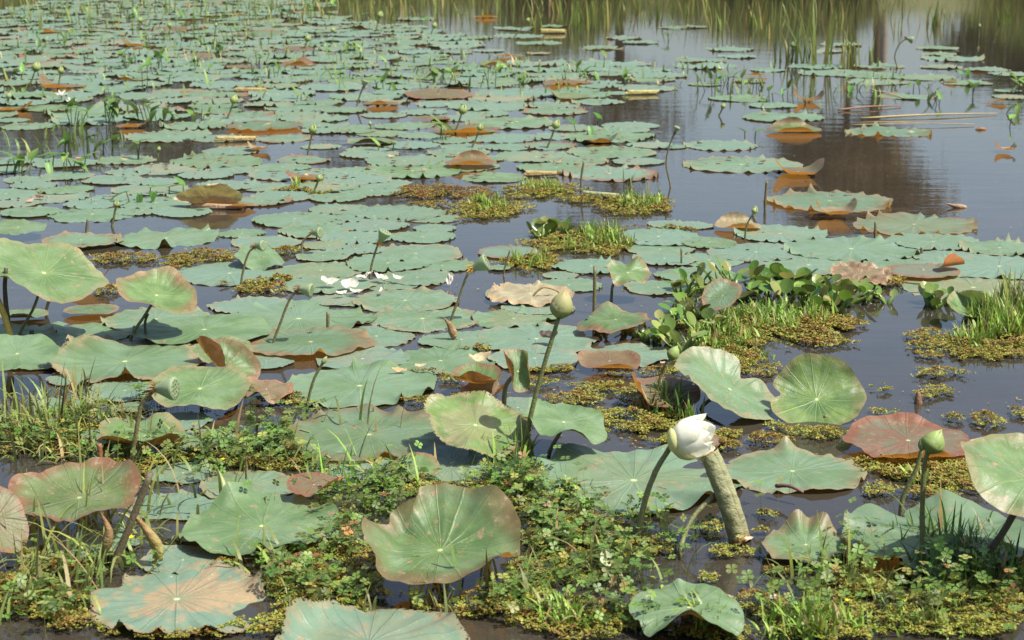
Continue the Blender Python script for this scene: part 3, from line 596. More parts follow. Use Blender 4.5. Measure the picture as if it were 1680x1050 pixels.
C(150, 508, 90, 'brown drowned leaf under the big smooth raised leaf', None, 20, dry=1.0, red=1.0)
C(40, 515, 80, 'drooping grey-green leaf with tan edge under raised leaf', None, 60, red=0.2, dry=0.5, under=0.2)
# extra leaves closing the gaps of the middle distance
mrng = np.random.default_rng(31)
MID = [([(0, 258), (330, 262), (560, 280), (640, 300), (560, 345), (300, 352), (0, 350)], 60), ([(480, 352), (750, 352), (760, 420), (700, 480), (500, 470), (470, 420)], 40), ([(0, 505), (480, 500), (480, 560), (300, 640), (60, 650), (0, 620)], 40), ([(1080, 372), (1500, 372), (1680, 400), (1680, 480), (1440, 440), (1080, 470)], 30), ([(560, 205), (1060, 205), (1080, 270), (600, 290)], 40), ([(560, 480), (900, 480), (900, 600), (640, 600)], 30)]
for poly, tries in MID:
    for _ in range(tries * 6):
        px, py = mrng.uniform(min(p[0] for p in poly), max(p[0] for p in poly)), mrng.uniform(min(p[1] for p in poly), max(p[1] for p in poly))
        c = False; j = len(poly) - 1
        for i in range(len(poly)):
            if (poly[i][1] > py) != (poly[j][1] > py) and px < (poly[j][0] - poly[i][0]) * (py - poly[i][1]) / (poly[j][1] - poly[i][1]) + poly[i][0]: c = not c
            j = i
        if not c: continue
        p = G(px, py); R = mrng.uniform(0.13, 0.23)
        if all((a - p[0]) ** 2 + (b_ - p[1]) ** 2 > (0.70 * (R + q)) ** 2 for a, b_, q in LEAVES): leaf(px, py, 2 * R / mpp(p))
print('after mid fill', len(ENTRIES))
# crowd of further leaves filling the far water
POLY = [(-60, -30), (470, -30), (560, 30), (700, 48), (770, 72), (740, 108), (1000, 108), (1120, 114), (1100, 150), (960, 165), (900, 195), (720, 205), (560, 208), (420, 205), (200, 200), (0, 195), (-60, 195)]
def inside(px, py, poly):
    c = False; j = len(poly) - 1
    for i in range(len(poly)):
        if (poly[i][1] > py) != (poly[j][1] > py) and px < (poly[j][0] - poly[i][0]) * (py - poly[i][1]) / (poly[j][1] - poly[i][1]) + poly[i][0]: c = not c
        j = i
    return c
frng = np.random.default_rng(77)
cand = []
for _ in range(14000):
    x = frng.uniform(-6.5, 4.0); y = frng.uniform(8.9, 26)
    d = np.array([x, y, 0]) - CAM; zc = d @ F_
    px = CX + FPX * d[0] / zc; py = CY - FPX * (d @ U_) / zc
    if not inside(px, py, POLY): continue
    if 0 < px < 620 and 8 < py < 46 and frng.random() < 0.55 + 0.3 * math.sin(px * 0.021 + py * 0.2): continue
    R = frng.uniform(0.17, 0.30)
    ok = True
    for (a, b, c) in LEAVES + cand:
        if (a - x) ** 2 + (b - y) ** 2 < (0.74 * (R + c)) ** 2: ok = False; break
    if ok: cand.append((x, y, R))
cand = [(x, y, R) + tuple(((CX + FPX * x / ((np.array([x, y, 0]) - CAM) @ F_)), (CY - FPX * ((np.array([x, y, 0]) - CAM) @ U_) / ((np.array([x, y, 0]) - CAM) @ F_)))) for (x, y, R) in cand]
cand.sort(key=lambda c: c[1])
N_THINGS = max(0, 296 - len(ENTRIES)); used = 0
stuffV, stuffQ, stuffT, stuffU, stuffA, off = [], [], [], [], [], 0
def stuff_leaf(x, y, R, w, sd):
    global off
    V, (q, t3), uv = leaf_geo(R, w, sd, tamp=0.09, wave=0.02)
    at = attrs_of(dict(red=1.0 if sd % 21 == 0 else max(0, frng.normal(0.0, 0.15))), sd)
    stuffV.append(V + [x, y, 0.0045 + 0.0015 * (sd % 6)]); stuffQ.append(q + off); stuffT.append(t3 + off); stuffU.append(uv)
    stuffA.append({k: np.full(len(V), v) for k, v in at.items()}); off += len(V)
for i, (x, y, R, px, py) in enumerate(cand):
    w = 2 * R / mpp(np.array([x, y, 0]))
    vis = -w * 0.4 < px < 1680 and py > 3
    if vis and used < N_THINGS:
        used += 1; leaf(px, py, w, red=1.1 if i % 23 == 0 else float(max(0, frng.normal(0.0, 0.15))), tamp=0.09)
    else: stuff_leaf(x, y, R, w, 9000 + i)
for i, (x, y, R, w) in enumerate(DEFER): stuff_leaf(x, y, R, w, 9500 + i)
for i in range(60):     # the pond goes on beside the frame
    x = frng.choice([-1, 1]) * frng.uniform(0.36, 0.62) ; y = frng.uniform(4.2, 22); x *= y
    if not (-0.31 * y < x < 0.31 * y): stuff_leaf(x, y, frng.uniform(0.17, 0.28), 60, 9900 + i)
me = make_mesh('lotus_leaves', np.vstack(stuffV), [np.vstack(stuffQ), np.vstack(stuffT)], M_LEAF, attrs={k: np.concatenate([a[k] for a in stuffA]) for k in stuffA[0]}, uv=np.vstack(stuffU))
tag(new_obj('lotus_leaves', me), 'mass of small floating lotus leaves at the far end of pond', 'lotus leaves', kind='stuff')
print('leaves', len(ENTRIES), 'cand', len(cand))

# ---------------------------------------------------------------- buds, flower, seed pods
def petal_rev(Lh, prof, phi0, dphi, nu=11, nv=7, bulge=0.0, off=0.0, tipcurl=0.0):
    """petal cut from a surface of revolution; prof: (u, radius) list; pointed tip"""
    u = np.linspace(0, 1, nu)[:, None]; v = np.linspace(-1, 1, nv)[None, :]
    rad = np.interp(u[:, 0], [p[0] for p in prof], [p[1] for p in prof])
    k = np.array([0.25, 0.5, 0.25]); rad = np.concatenate([[rad[0]], np.convolve(rad, k, 'valid'), [rad[-1]]])[:, None]
    wdt = np.clip(np.sin(np.pi * (0.16 + 0.84 * u) ** 0.9), 0, 1) ** 0.5
    wdt[-1] = 0.03
    phi = phi0 + v * dphi * wdt
    rr = rad + off + bulge * (1 - v * v) * np.sin(np.pi * u) + tipcurl * np.clip(u - 0.75, 0, 1) ** 2 * 16 * 0.25
    zz_ = Lh * (u - 0.04 * v * v) + 0 * v
    V = np.stack([rr * np.cos(phi), rr * np.sin(phi), np.broadcast_to(zz_, phi.shape)], -1).reshape(-1, 3)
    return V, grid_polys(nu, nv), np.broadcast_to(u, phi.shape).ravel()
def lerp_col(t, a, b): t = np.clip(t, 0, 1)[:, None]; return np.asarray(a)[None] * (1 - t) + np.asarray(b)[None] * t
STEMC = (0.13, 0.15, 0.055)
def stalk_px(root, base, tops, Y0, rs, col=STEMC, Y1=None, parent=None):
    """stalk from the water at pixel base up through pixels tops"""
    b = np.array(root)
    ptsw = [b + [0, 0, -0.12], b]
    n_ = len(tops)
    for i, (px, py) in enumerate(tops):
        ptsw.append(PY(px, py, Y0 + ((Y1 - Y0) * (i + 1) / n_ if Y1 else 0)))
    P = np.array(ptsw) - b
    V, polys = tube_geo(P, rs, 6 + 5 * n_, 8, 0.05, int(base[0]))
    new_obj('stalk', make_mesh('stalk', V, polys, M_STALK, col=col), parent)
    return P
BUDPROF = [(0, 0.16), (0.1, 0.34), (0.28, 0.5), (0.45, 0.5), (0.65, 0.4), (0.82, 0.24), (0.94, 0.09), (1, 0.01)]
def bud(base, tops, lpx, label, mark=None, wr=0.8, green=0.6, tilt=None, rs=None, pink=0.1, simple=False):
    b = G(*base); root = tag(empty('lotus_bud', b), label, 'lotus bud', 'lotus buds on stalks')
    tip = PY(*tops[-1], b[1]); L = lpx * mpp(tip)
    rs = rs or 0.0042
    P = stalk_px(b, base, tops, b[1], [rs * 1.15, rs, rs * 0.85], (0.12, 0.13, 0.045), parent=root)
    ax = P[-1] - P[-2]; ax = ax / np.linalg.norm(ax)
    if tilt is not None: ax = np.array(tilt, float)
    M = rot_from(ax); w = L * wr
    prof = [(u, r * w) for u, r in BUDPROF]
    rr = np.random.default_rng(int(base[0] * 3 + base[1]))
    npet = 4 if simple else 7
    for i in range(npet):
        lay = 0 if i < npet // 2 + 1 else 1
        ph = i * 2.4 + rr.uniform(-0.2, 0.2)
        V, q, u = petal_rev(L * (1.0 if lay else 0.93 - 0.06 * (i % 2)), prof, ph, 1.35, 11 if not simple else 8, 7 if not simple else 5, bulge=0.03 * w, off=(-0.02 if lay else 0.015) * w + 0.006 * w * i / npet)
        c = lerp_col(u * 1.1 + 0.1 * rr.normal(), (0.23, 0.30, 0.09), (0.50 - 0.15 * green, 0.46 + 0.0 * green, 0.24 - 0.08 * green))
        c = c * (1 - 0.0) + np.outer(np.clip(u - 0.8, 0, 1), [0.5 * pink, -0.6 * pink, -0.1 * pink])
        new_obj('petal', make_mesh('petal', V @ M.T + P[-1], [q], M_PETAL, col=np.clip(c, 0.02, 0.9)), root)
    if mark: landmark(tops[-1][0], tops[-1][1], mark)
    return root
# the tall bud in the middle and its fellows
bud((858, 755), [(873, 672), (893, 598), (917, 520)], 50, 'tall cream-green lotus bud rising on the longest stalk', 'tall cream-green bud', green=0.1, rs=0.0068, wr=0.72, tilt=(0.22, -0.1, 1), pink=0.5)
bud((1513, 940), [(1513, 850), (1516, 770), (1522, 741)], 44, 'plump green lotus bud on a dark upright stalk', 'plump green bud', green=1.0, rs=0.0062, wr=0.85, tilt=(0.55, 0, 1))
bud((1477, 852), [(1482, 815), (1502, 772), (1512, 738)], 26, 'small pale bud leaning against the plump green bud', None, green=0.2, rs=0.0058, wr=0.5, tilt=(0.05, 0, 1), pink=0.8)
bud((503, 688), [(506, 655), (516, 620), (529, 597)], 16, 'thin pale bud on a slender bent stalk', None, green=0.2, rs=0.0045, wr=0.5, pink=0.6)
bud((1080, 668), [(1081, 630), (1090, 600), (1100, 589)], 26, 'small green bud above the shaded grass tuft', None, green=1.0, rs=0.0042, wr=0.75, tilt=(0.5, 0, 1))
bud((1222, 393), [(1226, 368), (1236, 350)], 13, 'little dark bud behind the hyacinths on a leaning stalk', None, simple=True)
FAR = [((49, 141), (57, 117), 20, 'lotus bud above the tan orange-cornered leaf'), ((95, 146), (99, 121), 14, 'thin bud standing behind the white water lilies'), ((13, 171), (14, 162), 12, 'tiny brown bud beside the dusty brown creased leaf'),
 ((373, 196), (382, 170), 18, 'round-tipped bud in a gap among the crowded leaves'), ((505, 254), (512, 219), 18, 'bud on a dark stalk beside the dark olive tented leaf'), ((497, 83), (503, 68), 14, 'bud beside the rosy lifted leaf'),
 ((226, 50), (229, 37), 11, 'yellow-green bud above the rusty folded leaf'), ((184, 372), (190, 340), 14, 'pale bud on a stout stalk over the broad green leaf'), ((512, 322), (522, 297), 15, 'bud over the orange-brown cupped leaf'),
 ((546, 56), (546, 53), 10, 'yellow bud tip at the edge of dark water'), ((279, 70), (278, 45), 10, 'slim bud beside the far pink tilted leaf'), ((350, 80), (354, 44), 8, 'tiny bud on a tall thin stem in the crowd'),
 ((747, 218), (757, 187), 19, 'bud over the pinkish leaf with orange side'), ((775, 243), (786, 214), 14, 'pale small bud above the red-brown clam-shaped leaf'), ((898, 244), (910, 211), 18, 'bud on a bent stalk over the pink flat leaf'),
 ((615, 54), (622, 30), 14, 'taller of two buds near far dark water'), ((706, 58), (711, 46), 12, 'small bud before the far olive reflections'), ((843, 63), (864, 36), 9, 'bud on long slanting stem below the sedge'),
 ((610, 214), (608, 206), 8, 'bud just topping the dark olive tented leaf'), ((1180, 190), (1185, 178), 11, 'cream bud tipping over its reflection'), ((1293, 104), (1300, 78), 12, 'nodding pale bud beside the tall reeds'),
 ((1236, 355), (1238, 347), 11, 'cream bud emerging behind the tan folded leaf'), ((1025, 340), (1028, 330), 14, 'green bud in the tussock beside the rolled pale leaf'), ((259, 256), (260, 248), 9, 'small bud and its reflection in the open channel'),
 ((1606, 60), (1607, 45), 7, 'tiny white bud in dark far water')]
for bs, tp, l, lab in FAR: bud(bs, [((bs[0] * 0.6 + tp[0] * 0.4), (bs[1] * 0.6 + tp[1] * 0.4)), tp], l, lab, simple=True, wr=0.72, green=0.8, rs=0.006)
landmark(382, 180, 'round-tipped bud'); landmark(512, 230, 'bud by the tented leaf'); landmark(57, 125, 'bud by the tan leaf'); landmark(910, 225, 'bud on a bent stalk'); landmark(190, 350, 'bud on a stout stalk'); landmark(757, 195, 'bud over the orange-sided leaf'); landmark(1300, 90, 'nodding pale bud'); landmark(1185, 185, 'cream bud')

def seed_pod(base, tops, wpx, axis, label, mark=None, brown=False, rs=0.0045):
    b = G(*base); root = tag(empty('lotus_seed_pod', b), label, 'seed pod', 'lotus seed pods')
    P = stalk_px(b, base, tops, b[1], [rs * 1.1, rs, rs * 0.9], (0.14, 0.12, 0.05), parent=root)
    D = 0.85 * wpx * mpp(P[-1] + b); ax = np.array(axis, float); ax /= np.linalg.norm(ax); M = rot_from(ax)
    prof = [(0, 0.16), (0.15, 0.22), (0.5, 0.36), (0.85, 0.49), (0.97, 0.5), (1.02, 0.47), (1.0, 0.30), (0.99, 0.02)]
    a = np.linspace(0, 2 * np.pi, 20, endpoint=False)
    V = np.array([[r * D * math.cos(t) * (1 + 0.03 * math.cos(9 * t)), r * D * math.sin(t) * (1 + 0.03 * math.cos(9 * t)), h * D * 0.85] for h, r in prof for t in a])
    pc = (0.30, 0.38, 0.22)
    podo = new_obj('pod', make_mesh('pod', V @ M.T + P[-1], [grid_polys(len(prof), 20, True)], M_PETAL, col=pc), root)
    sv, sf, k = [], [], 0
    for ring, rad in ((1, 0), (6, 0.19), (11, 0.36)):
        for i in range(ring):
            t = i / ring * 6.283 + rad
            c = np.array([math.cos(t) * rad * D, math.sin(t) * rad * D, 0.875 * D])
            m = 6; rr_ = 0.05 * D
            ring_v = [c + [math.cos(s) * rr_, math.sin(s) * rr_, -0.01 * D] for s in np.linspace(0, 6.283, m, endpoint=False)] + [c + [0, 0, 0.03 * D]]
            sv += ring_v; sf += [[k + j, k + (j + 1) % m, k + m] for j in range(m)]; k += m + 1
    new_obj('seeds', make_mesh('seeds', np.array(sv) @ M.T + P[-1], [np.array(sf)], M_STALK, col=(0.10, 0.12, 0.05)), podo)['kind'] = 'stuff'
    n_ = 46; rr = np.random.default_rng(int(base[0])); t = rr.uniform(0, 6.28, n_)
    st, sff, k = [], [], 0
    for i in range(n_):
        p0 = np.array([math.cos(t[i]), math.sin(t[i]), 0]) * 0.15 * D
        p1 = p0 * rr.uniform(1.5, 2.6) + [0, 0, rr.uniform(-0.45, 0.1) * D]; w_ = np.array([-p0[1], p0[0], 0]) * 0.16
        st += [p0 - w_, p0 + w_, p1 + w_, p1 - w_]; sff.append([k, k + 1, k + 2, k + 3]); k += 4
    new_obj('stamen_fringe', make_mesh('stamen_fringe', np.array(st) @ M.T + P[-1], [np.array(sff)], M_PETAL, col=(0.20, 0.09, 0.03) if brown else (0.50, 0.30, 0.06)), root)
    if mark: landmark(tops[-1][0], tops[-1][1], mark)
seed_pod((395, 474), [(400, 440), (408, 415), (419, 404)], 21, (1, -0.45, 0.15), 'small round seed pod nodding over the tent-shaped leaf', 'pod over the tent-shaped leaf', True)
seed_pod((495, 419), [(496, 398), (507, 386), (513, 382)], 21, (1, -0.5, 0.1), 'seed pod on a short hooked stalk beyond the mossy raft', 'pod on a hooked stalk', True)
seed_pod((447, 571), [(460, 530), (476, 490), (492, 474)], 28, (1, -0.25, -0.1), 'seed pod with brown fringe beside scattered white petals', 'pod by the white petals', True)
seed_pod((215, 765), [(222, 720), (232, 665), (256, 637)], 46, (1, -0.22, 0.04), 'large pale seed pod with brown fringe over the tilted leaf', 'large pale seed pod', True, rs=0.006)
seed_pod((607, 457), [(611, 430), (619, 404), (624, 396)], 26, (0.5, -0.1, 1), 'upright green seed pod with golden fringe', 'upright golden-fringed pod')
seed_pod((740, 528), [(752, 492), (766, 452), (777, 440)], 34, (1, -0.1, 0.5), 'green seed pod with golden fringe on a long bent stalk', 'long-stalked golden-fringed pod')
seed_pod((585, 178), [(592, 152), (597, 142)], 14, (0.3, 0, 1), 'dark little pod above the short brick-red leaf', None, True, rs=0.006)
seed_pod((1100, 307), [(1093, 270), (1098, 240), (1108, 216)], 12, (0.4, -0.2, 1), 'brown pod on a curved stalk in the open water', 'pod in the open water', True)
seed_pod((1472, 112), [(1468, 92), (1476, 72), (1488, 63)], 14, (1, -0.2, -0.3), 'drooping pod on a crooked stalk near the far row', None, True, rs=0.006)

# the white flower
fb = (1046, 895); b = G(*fb); froot = tag(empty('lotus_flower', b), 'half-open white lotus flower tipped sideways on its stalk', 'lotus flower')
landmark(1130, 705, 'white lotus flower')
P = stalk_px(b, fb, [(1056, 830), (1075, 775), (1101, 731)], b[1], [0.0078, 0.007, 0.0062], (0.14, 0.15, 0.06), parent=froot)
S = mpp(P[-1] + b); FL = 74 * S
M = rot_from((0.86, -0.32, 0.42))
for lay, (npet, prof, Lf, dph, wcol) in enumerate([
    (5, [(0, 0.10), (0.15, 0.30), (0.4, 0.40), (0.7, 0.41), (1, 0.40)], 1.0, 0.95, 0.15),
    (5, [(0, 0.10), (0.2, 0.26), (0.45, 0.34), (0.75, 0.31), (1, 0.22)], 1.02, 0.95, 0.0),
    (4, [(0, 0.08), (0.2, 0.2), (0.5, 0.24), (0.8, 0.17), (1, 0.06)], 0.92, 0.95, 0.0)]):
    for i in range(npet):
        rr = np.random.default_rng(40 + lay * 9 + i)
        V, q, u = petal_rev(FL * Lf * rr.uniform(0.88, 1.04), [(a, r * FL) for a, r in prof], i * 6.283 / npet + lay * 0.5, dph, 24, 13, bulge=0.06 * FL, off=0.006 * FL * (i % 3), tipcurl=0.05 * FL if lay == 0 else 0)
        c = lerp_col(1 - u * 2.2, (0.86, 0.85, 0.72), (0.78, 0.76, 0.42))
        new_obj('petal', make_mesh('petal', V @ M.T + P[-1], [q], M_PETAL, col=c), froot)
for ph, Lf, c in ((2.6, 0.36, (0.66, 0.66, 0.30)), (3.9, 0.60, (0.74, 0.73, 0.44)), (5.2, 0.50, (0.76, 0.75, 0.50))):
    V, q, u = petal_rev(FL * Lf, [(0, 0.11 * FL), (0.2, 0.30 * FL), (0.6, 0.41 * FL), (1, 0.41 * FL)], ph, 0.75, 11, 9, bulge=0.04 * FL, off=0.03 * FL)
    new_obj('outer_petal', make_mesh('outer_petal', V @ M.T + P[-1], [q], M_PETAL, col=c), froot)

# ---------------------------------------------------------------- standing rolled leaf, spears, stumps
def scroll_geo(p0, p1, r0, r1, seed, turns=1.35, nl=60, ns=56):
    rr = np.random.default_rng(seed); ax = p1 - p0; T_ = ax / np.linalg.norm(ax)
    A = np.cross(T_, [0.75, -1, 0.1]); A /= np.linalg.norm(A); Bv = np.cross(A, T_)
    s = np.linspace(-1, 1, ns); V = []
    nz = Noise(seed, 0.5, 16); nz2 = Noise(seed + 1, 0.16, 16)
    for i, u in enumerate(np.linspace(0, 1, nl)):
        r = r0 + (r1 - r0) * u; ang = np.abs(s) * turns * np.pi
        rad = r * (1 - 0.33 * np.clip(np.abs(s) - 0.55, 0, 1) / 0.45)
        rad = rad * (1 + 0.03 * nz(s * 0.5, np.full(ns, u * 2.6)) + 0.018 * nz2(s * 0.5 + u * 0.4, np.full(ns, u * 1.1 + 0.0)))
        cxs = np.sign(s) * np.sin(ang) * rad; cys = -np.cos(ang) * rad
        end = 0.012 * nz(s * 0.4, np.full(ns, 0.0)) * (1 if u in (0, 1) else 0)
        c = p0 + ax * u + Bv * 0.01 * math.sin(u * 3)
        V.append(c + cxs[:, None] * A + cys[:, None] * Bv + end[:, None] * T_)
    return np.vstack(V), [grid_polys(nl, ns)]
Yr = G(1215, 890)[1]
bp = G(1117, 912); root = tag(empty('rolled_leaf', bp), 'tightly rolled upright grey-green leaf leaning under the white flower', 'lotus leaf')
landmark(1190, 810, 'standing rolled leaf')
p_top, p_bot = PY(1161, 738, Yr), PY(1213, 884, Yr); S = mpp(p_top)
V, polys = scroll_geo(p_top - bp, p_bot - bp, 17 * S, 18.5 * S, 5, turns=1.12)
# the seam side faces the viewer and a little to one side
cc = lerp_col(np.repeat(np.linspace(0, 1, 60), 56) + 0.1 * np.sin(np.tile(np.linspace(0, 20, 56), 60)), (0.25, 0.26, 0.14), (0.23, 0.22, 0.115)); cc[-56 * 3:] = (0.25, 0.15, 0.06); cc[:112] = (0.25, 0.15, 0.06)
new_obj('rolled_blade', make_mesh('rolled_blade', V, polys, M_SCROLL, col=cc), root)
stalk_px(bp, (1117, 912), [(1122, 880), (1140, 845), (1172, 812)], bp[1], [0.0075, 0.0065, 0.006], (0.12, 0.13, 0.05), Y1=Yr, parent=root)
def rolled(px, py, lpx, wpx, az, label, col=(0.26, 0.28, 0.13), z=None, taper=0.8, mark=None, turns=1.2):
    c = G(px, py); S = mpp(c); r = wpx * S / 2; c[2] = r * 0.75 if z is None else z
    d = np.array([math.cos(R_(az)), math.sin(R_(az)), 0.0]) * lpx * S / 2
    V, polys = scroll_geo(-d, d, r, r * taper, int(px), turns=turns, nl=24, ns=32)
    o = new_obj('rolled_leaf', make_mesh('rolled_leaf', V, polys, M_SCROLL, col=col)); o.location = c
    tag(o, label, 'lotus leaf'); o['group'] = 'rolled leaves on the water'
    if mark: landmark(px, py, mark)
rolled(987, 324, 62, 11, -22, 'pale green rolled leaf lying across the mossy tussock', mark='rolled pale leaf')
TANR = (0.30, 0.22, 0.09)
rolled(413, 151, 50, 9, 4, 'tan cigar-shaped rolled leaf in the crowd', TANR, mark='tan cigar-shaped roll')
rolled(385, 232, 64, 11, 6, 'buff rolled leaf lying along the water', (0.34, 0.27, 0.12), mark='buff rolled leaf')
rolled(1053, 155, 52, 9, 10, 'long yellowish rolled leaf at edge of open water', (0.34, 0.30, 0.11), mark='long yellowish rolled leaf')
rolled(890, 289, 52, 12, 8, 'tan rolled leaf beside the broad reddish-rimmed leaf', TANR, taper=0.5)
rolled(908, 55, 40, 9, 0, 'tan rolled leaf below the sedge clump', (0.32, 0.27, 0.10))
rolled(360, 343, 84, 14, -4, 'narrow brown fold lying under the large brown folded leaf', (0.30, 0.20, 0.12), taper=0.4, z=0.012)
def spear(base, pts, wmax, label, col=(0.28, 0.23, 0.06), stalk=True):
    """young leaf still furled into a pointed spindle"""
    b = G(*base); root = tag(empty('furled_leaf', b), label, 'lotus leaf')
    P = np.array([PY(*p, b[1]) for p in pts]) - b; S = mpp(b)
    n_ = 18; C_ = spline(P, n_); T_, A, Bv = frames(C_)
    u = np.linspace(0, 1, n_); rad = wmax * S * 0.5 * np.clip(np.interp(u, [0, 0.12, 0.35, 0.6, 0.85, 1], [0.35, 0.75, 1.0, 0.75, 0.35, 0.06]), 0.02, 1)
    a = np.linspace(0, 2 * np.pi, 16, endpoint=False)
    sh = 1 - 0.22 * np.exp(-((a - 3.9) / 0.35) ** 2)
    V = C_[:, None, :] + (rad[:, None] * sh[None, :])[..., None] * (np.cos(a)[None, :, None] * A[:, None, :] + np.sin(a)[None, :, None] * Bv[:, None, :])
    cc = lerp_col(np.repeat(u, 16), col, (0.20, 0.10, 0.05))
    new_obj('furled_blade', make_mesh('furled_blade', V.reshape(-1, 3), [grid_polys(n_, 16, True), np.array([list(range(16))[::-1]])], M_SCROLL, col=cc), root)
    if stalk:
        mid = P[1]
        V, polys = tube_geo([np.array([0, 0, -0.1]), np.zeros(3), mid * 0.5 + [0.0, 0, 0.0], mid], [0.006, 0.0055], 8, 7, 0.05)
        new_obj('stalk', make_mesh('stalk', V, polys, M_STALK, col=(0.15, 0.14, 0.05)), root)
spear((160, 935), [(168, 905), (176, 890), (178, 868), (165, 840)], 20, 'upright furled young leaf with tip bent back in the grass', (0.20, 0.18, 0.07))
spear((253, 932), [(264, 920), (256, 892), (240, 868), (211, 835)], 21, 'leaning furled young leaf pointing over the red-rimmed bowl', (0.30, 0.27, 0.08))
landmark(205, 870, 'pair of furled young leaves')
spear((742, 560), [(745, 556), (743, 545), (738, 533), (728, 521)], 15, 'tan furled spear mirrored in dark water', (0.32, 0.22, 0.10), False); landmark(742, 545, 'tan floating spear')
spear((1587, 341), [(1586, 340), (1575, 339), (1563, 337), (1549, 333)], 9, 'tan furled spear lying on the open water', (0.36, 0.26, 0.16), False); landmark(1570, 338, 'tan spear on open water')
spear((1597, 213), [(1600, 214), (1608, 212), (1616, 213), (1620, 216)], 8, 'small brown furled tip afloat beyond the two-horned leaf', (0.20, 0.12, 0.06), False)
def stick(name, pts, rad, label, cat='plant stalk', group='bare stalks and stumps', col=(0.13, 0.11, 0.05), Ys=None):
    b = G(*pts[0]); P = [np.array([0, 0, -0.08]), np.zeros(3)] + [PY(p[0], p[1], Ys if Ys else b[1]) - b for p in pts[1:]]
    V, polys = tube_geo(np.array(P), rad, 5 + 4 * len(pts), 8, 0.06, int(pts[0][0]))
    o = new_obj(name, make_mesh(name, V, polys, M_STALK, col=col)); o.location = b
    return tag(o, label, cat, group)
stick('stump', [(975, 514), (976, 437)], [0.008, 0.0065], 'tall cut stalk standing beside the raised brown-bitten leaf')
stick('stump', [(826, 452), (830, 432), (837, 410)], [0.004, 0.0035], 'thin dark twig standing at the mossy raft edge')
stick('stump', [(538, 545), (538, 512)], [0.007, 0.006], 'short brown stalk stub standing on a green leaf')
stick('stump', [(142, 381), (144, 359)], [0.007, 0.006], 'short stub rising behind the long pink-edged leaf')
stick('stump', [(1118, 435), (1118, 407)], [0.005, 0.004], 'short stub between floating leaves behind the hyacinths')
stick('stump', [(1436, 391), (1436, 363)], [0.008, 0.005], 'dark stub before the tan boat-shaped leaf')
stick('stump', [(1512, 418), (1512, 406)], [0.007, 0.006], 'small stub in open water near the frame side')
stick('stump', [(1255, 345), (1256, 322), (1258, 297)], [0.007, 0.006], 'dark crooked stub beside the salmon leaf with lifted tips')
stick('stump', [(953, 312), (954, 288), (958, 264)], [0.007, 0.005], 'dark stub rising through the broad reddish-rimmed leaf')
stick('stump', [(1506, 662), (1507, 643)], [0.011, 0.013, 0.006], 'thick rotten stump ringed by floating fern', col=(0.16, 0.09, 0.05))
stick('stump', [(52, 570), (52, 542)], [0.008, 0.008], 'black stub between raised leaves at the frame side', col=(0.03, 0.03, 0.015))
stick('stump', [(165, 760), (163, 728)], [0.008, 0.007], 'reddish-brown stub behind the wine-rimmed bowl leaf', col=(0.20, 0.09, 0.04))
stick('stem', [(186, 932), (212, 865), (247, 776)], [0.011, 0.009, 0.008], 'long dark prickly stalk leaning beside furled leaves', col=(0.11, 0.09, 0.05))
stick('stem', [(20, 570), (14, 530), (8, 480), (10, 440)], [0.010, 0.007], 'dark stalk under the big smooth raised leaf', col=(0.05, 0.05, 0.025))
stick('stem', [(22, 575), (8, 520), (-6, 485)], [0.012, 0.009], 'yellowish stalk slanting at the frame side', col=(0.35, 0.27, 0.06))
stick('stem', [(75, 515), (82, 490), (90, 478)], [0.006, 0.005], 'short dark stalk supporting the big smooth leaf', col=(0.05, 0.05, 0.02))
stick('stem', [(143, 672), (130, 650), (130, 632), (145, 620)], [0.005, 0.004], 'crooked dark stem bending before the crisp-edged leaf', col=(0.06, 0.055, 0.03))
stick('stem', [(885, 497), (874, 488), (890, 472), (912, 476), (920, 484)], [0.004, 0.0035], 'looped stalk arching over the shrivelled pinkish leaf', col=(0.24, 0.17, 0.06))
stick('stem', [(708, 690), (716, 665), (720, 650)], [0.006, 0.005], 'stalk under the dark red curled leaf')
stick('stem', [(240, 560), (238, 530), (243, 515)], [0.005, 0.0045], 'second dark stalk under the cupped rusty-rimmed leaf', col=(0.06, 0.06, 0.025))
stick('stem', [(1365, 690), (1352, 683)], [0.006, 0.005], 'stub of stalk at the foot of the round upright leaf')
def lying(name, a, b_, rad, label, col, z=0.01):
    A_, B_ = G(*a, z), G(*b_, z); V, polys = tube_geo([np.zeros(3), (B_ - A_) * 0.5 + [0, 0, 0.008], B_ - A_], rad, 10, 6, 0.08, int(a[0]))
    o = new_obj(name, make_mesh(name, V, polys, M_STALK, col=col)); o.location = A_; tag(o, label, 'dead reed', 'dead reeds on the water')
lying('dead_reed', (1412, 194), (1636, 186), [0.008, 0.004], 'long straw-coloured reed floating across the open water', (0.30, 0.23, 0.10))
lying('dead_reed', (1395, 205), (1598, 204), [0.004, 0.003], 'thin straw reed lying along the far leaf rim', (0.28, 0.22, 0.11))
lying('dead_reed', (1375, 180), (1478, 173), [0.007, 0.004], 'reddish dead stems floating in a bundle', (0.22, 0.11, 0.05))
lying('dead_reed', (1430, 148), (1480, 160), [0.006, 0.004], 'short pale reed tipped into the water beyond', (0.40, 0.34, 0.18))
lying('dead_reed', (1273, 797), (1318, 808), [0.006, 0.004], 'dark twig on the front edge of the wide leaf', (0.14, 0.07, 0.05), 0.035)
lying('dead_reed', (1545, 738), (1660, 712), [0.004, 0.003], 'brown bent stem lying beyond the corner leaf', (0.30, 0.20, 0.10), 0.02)

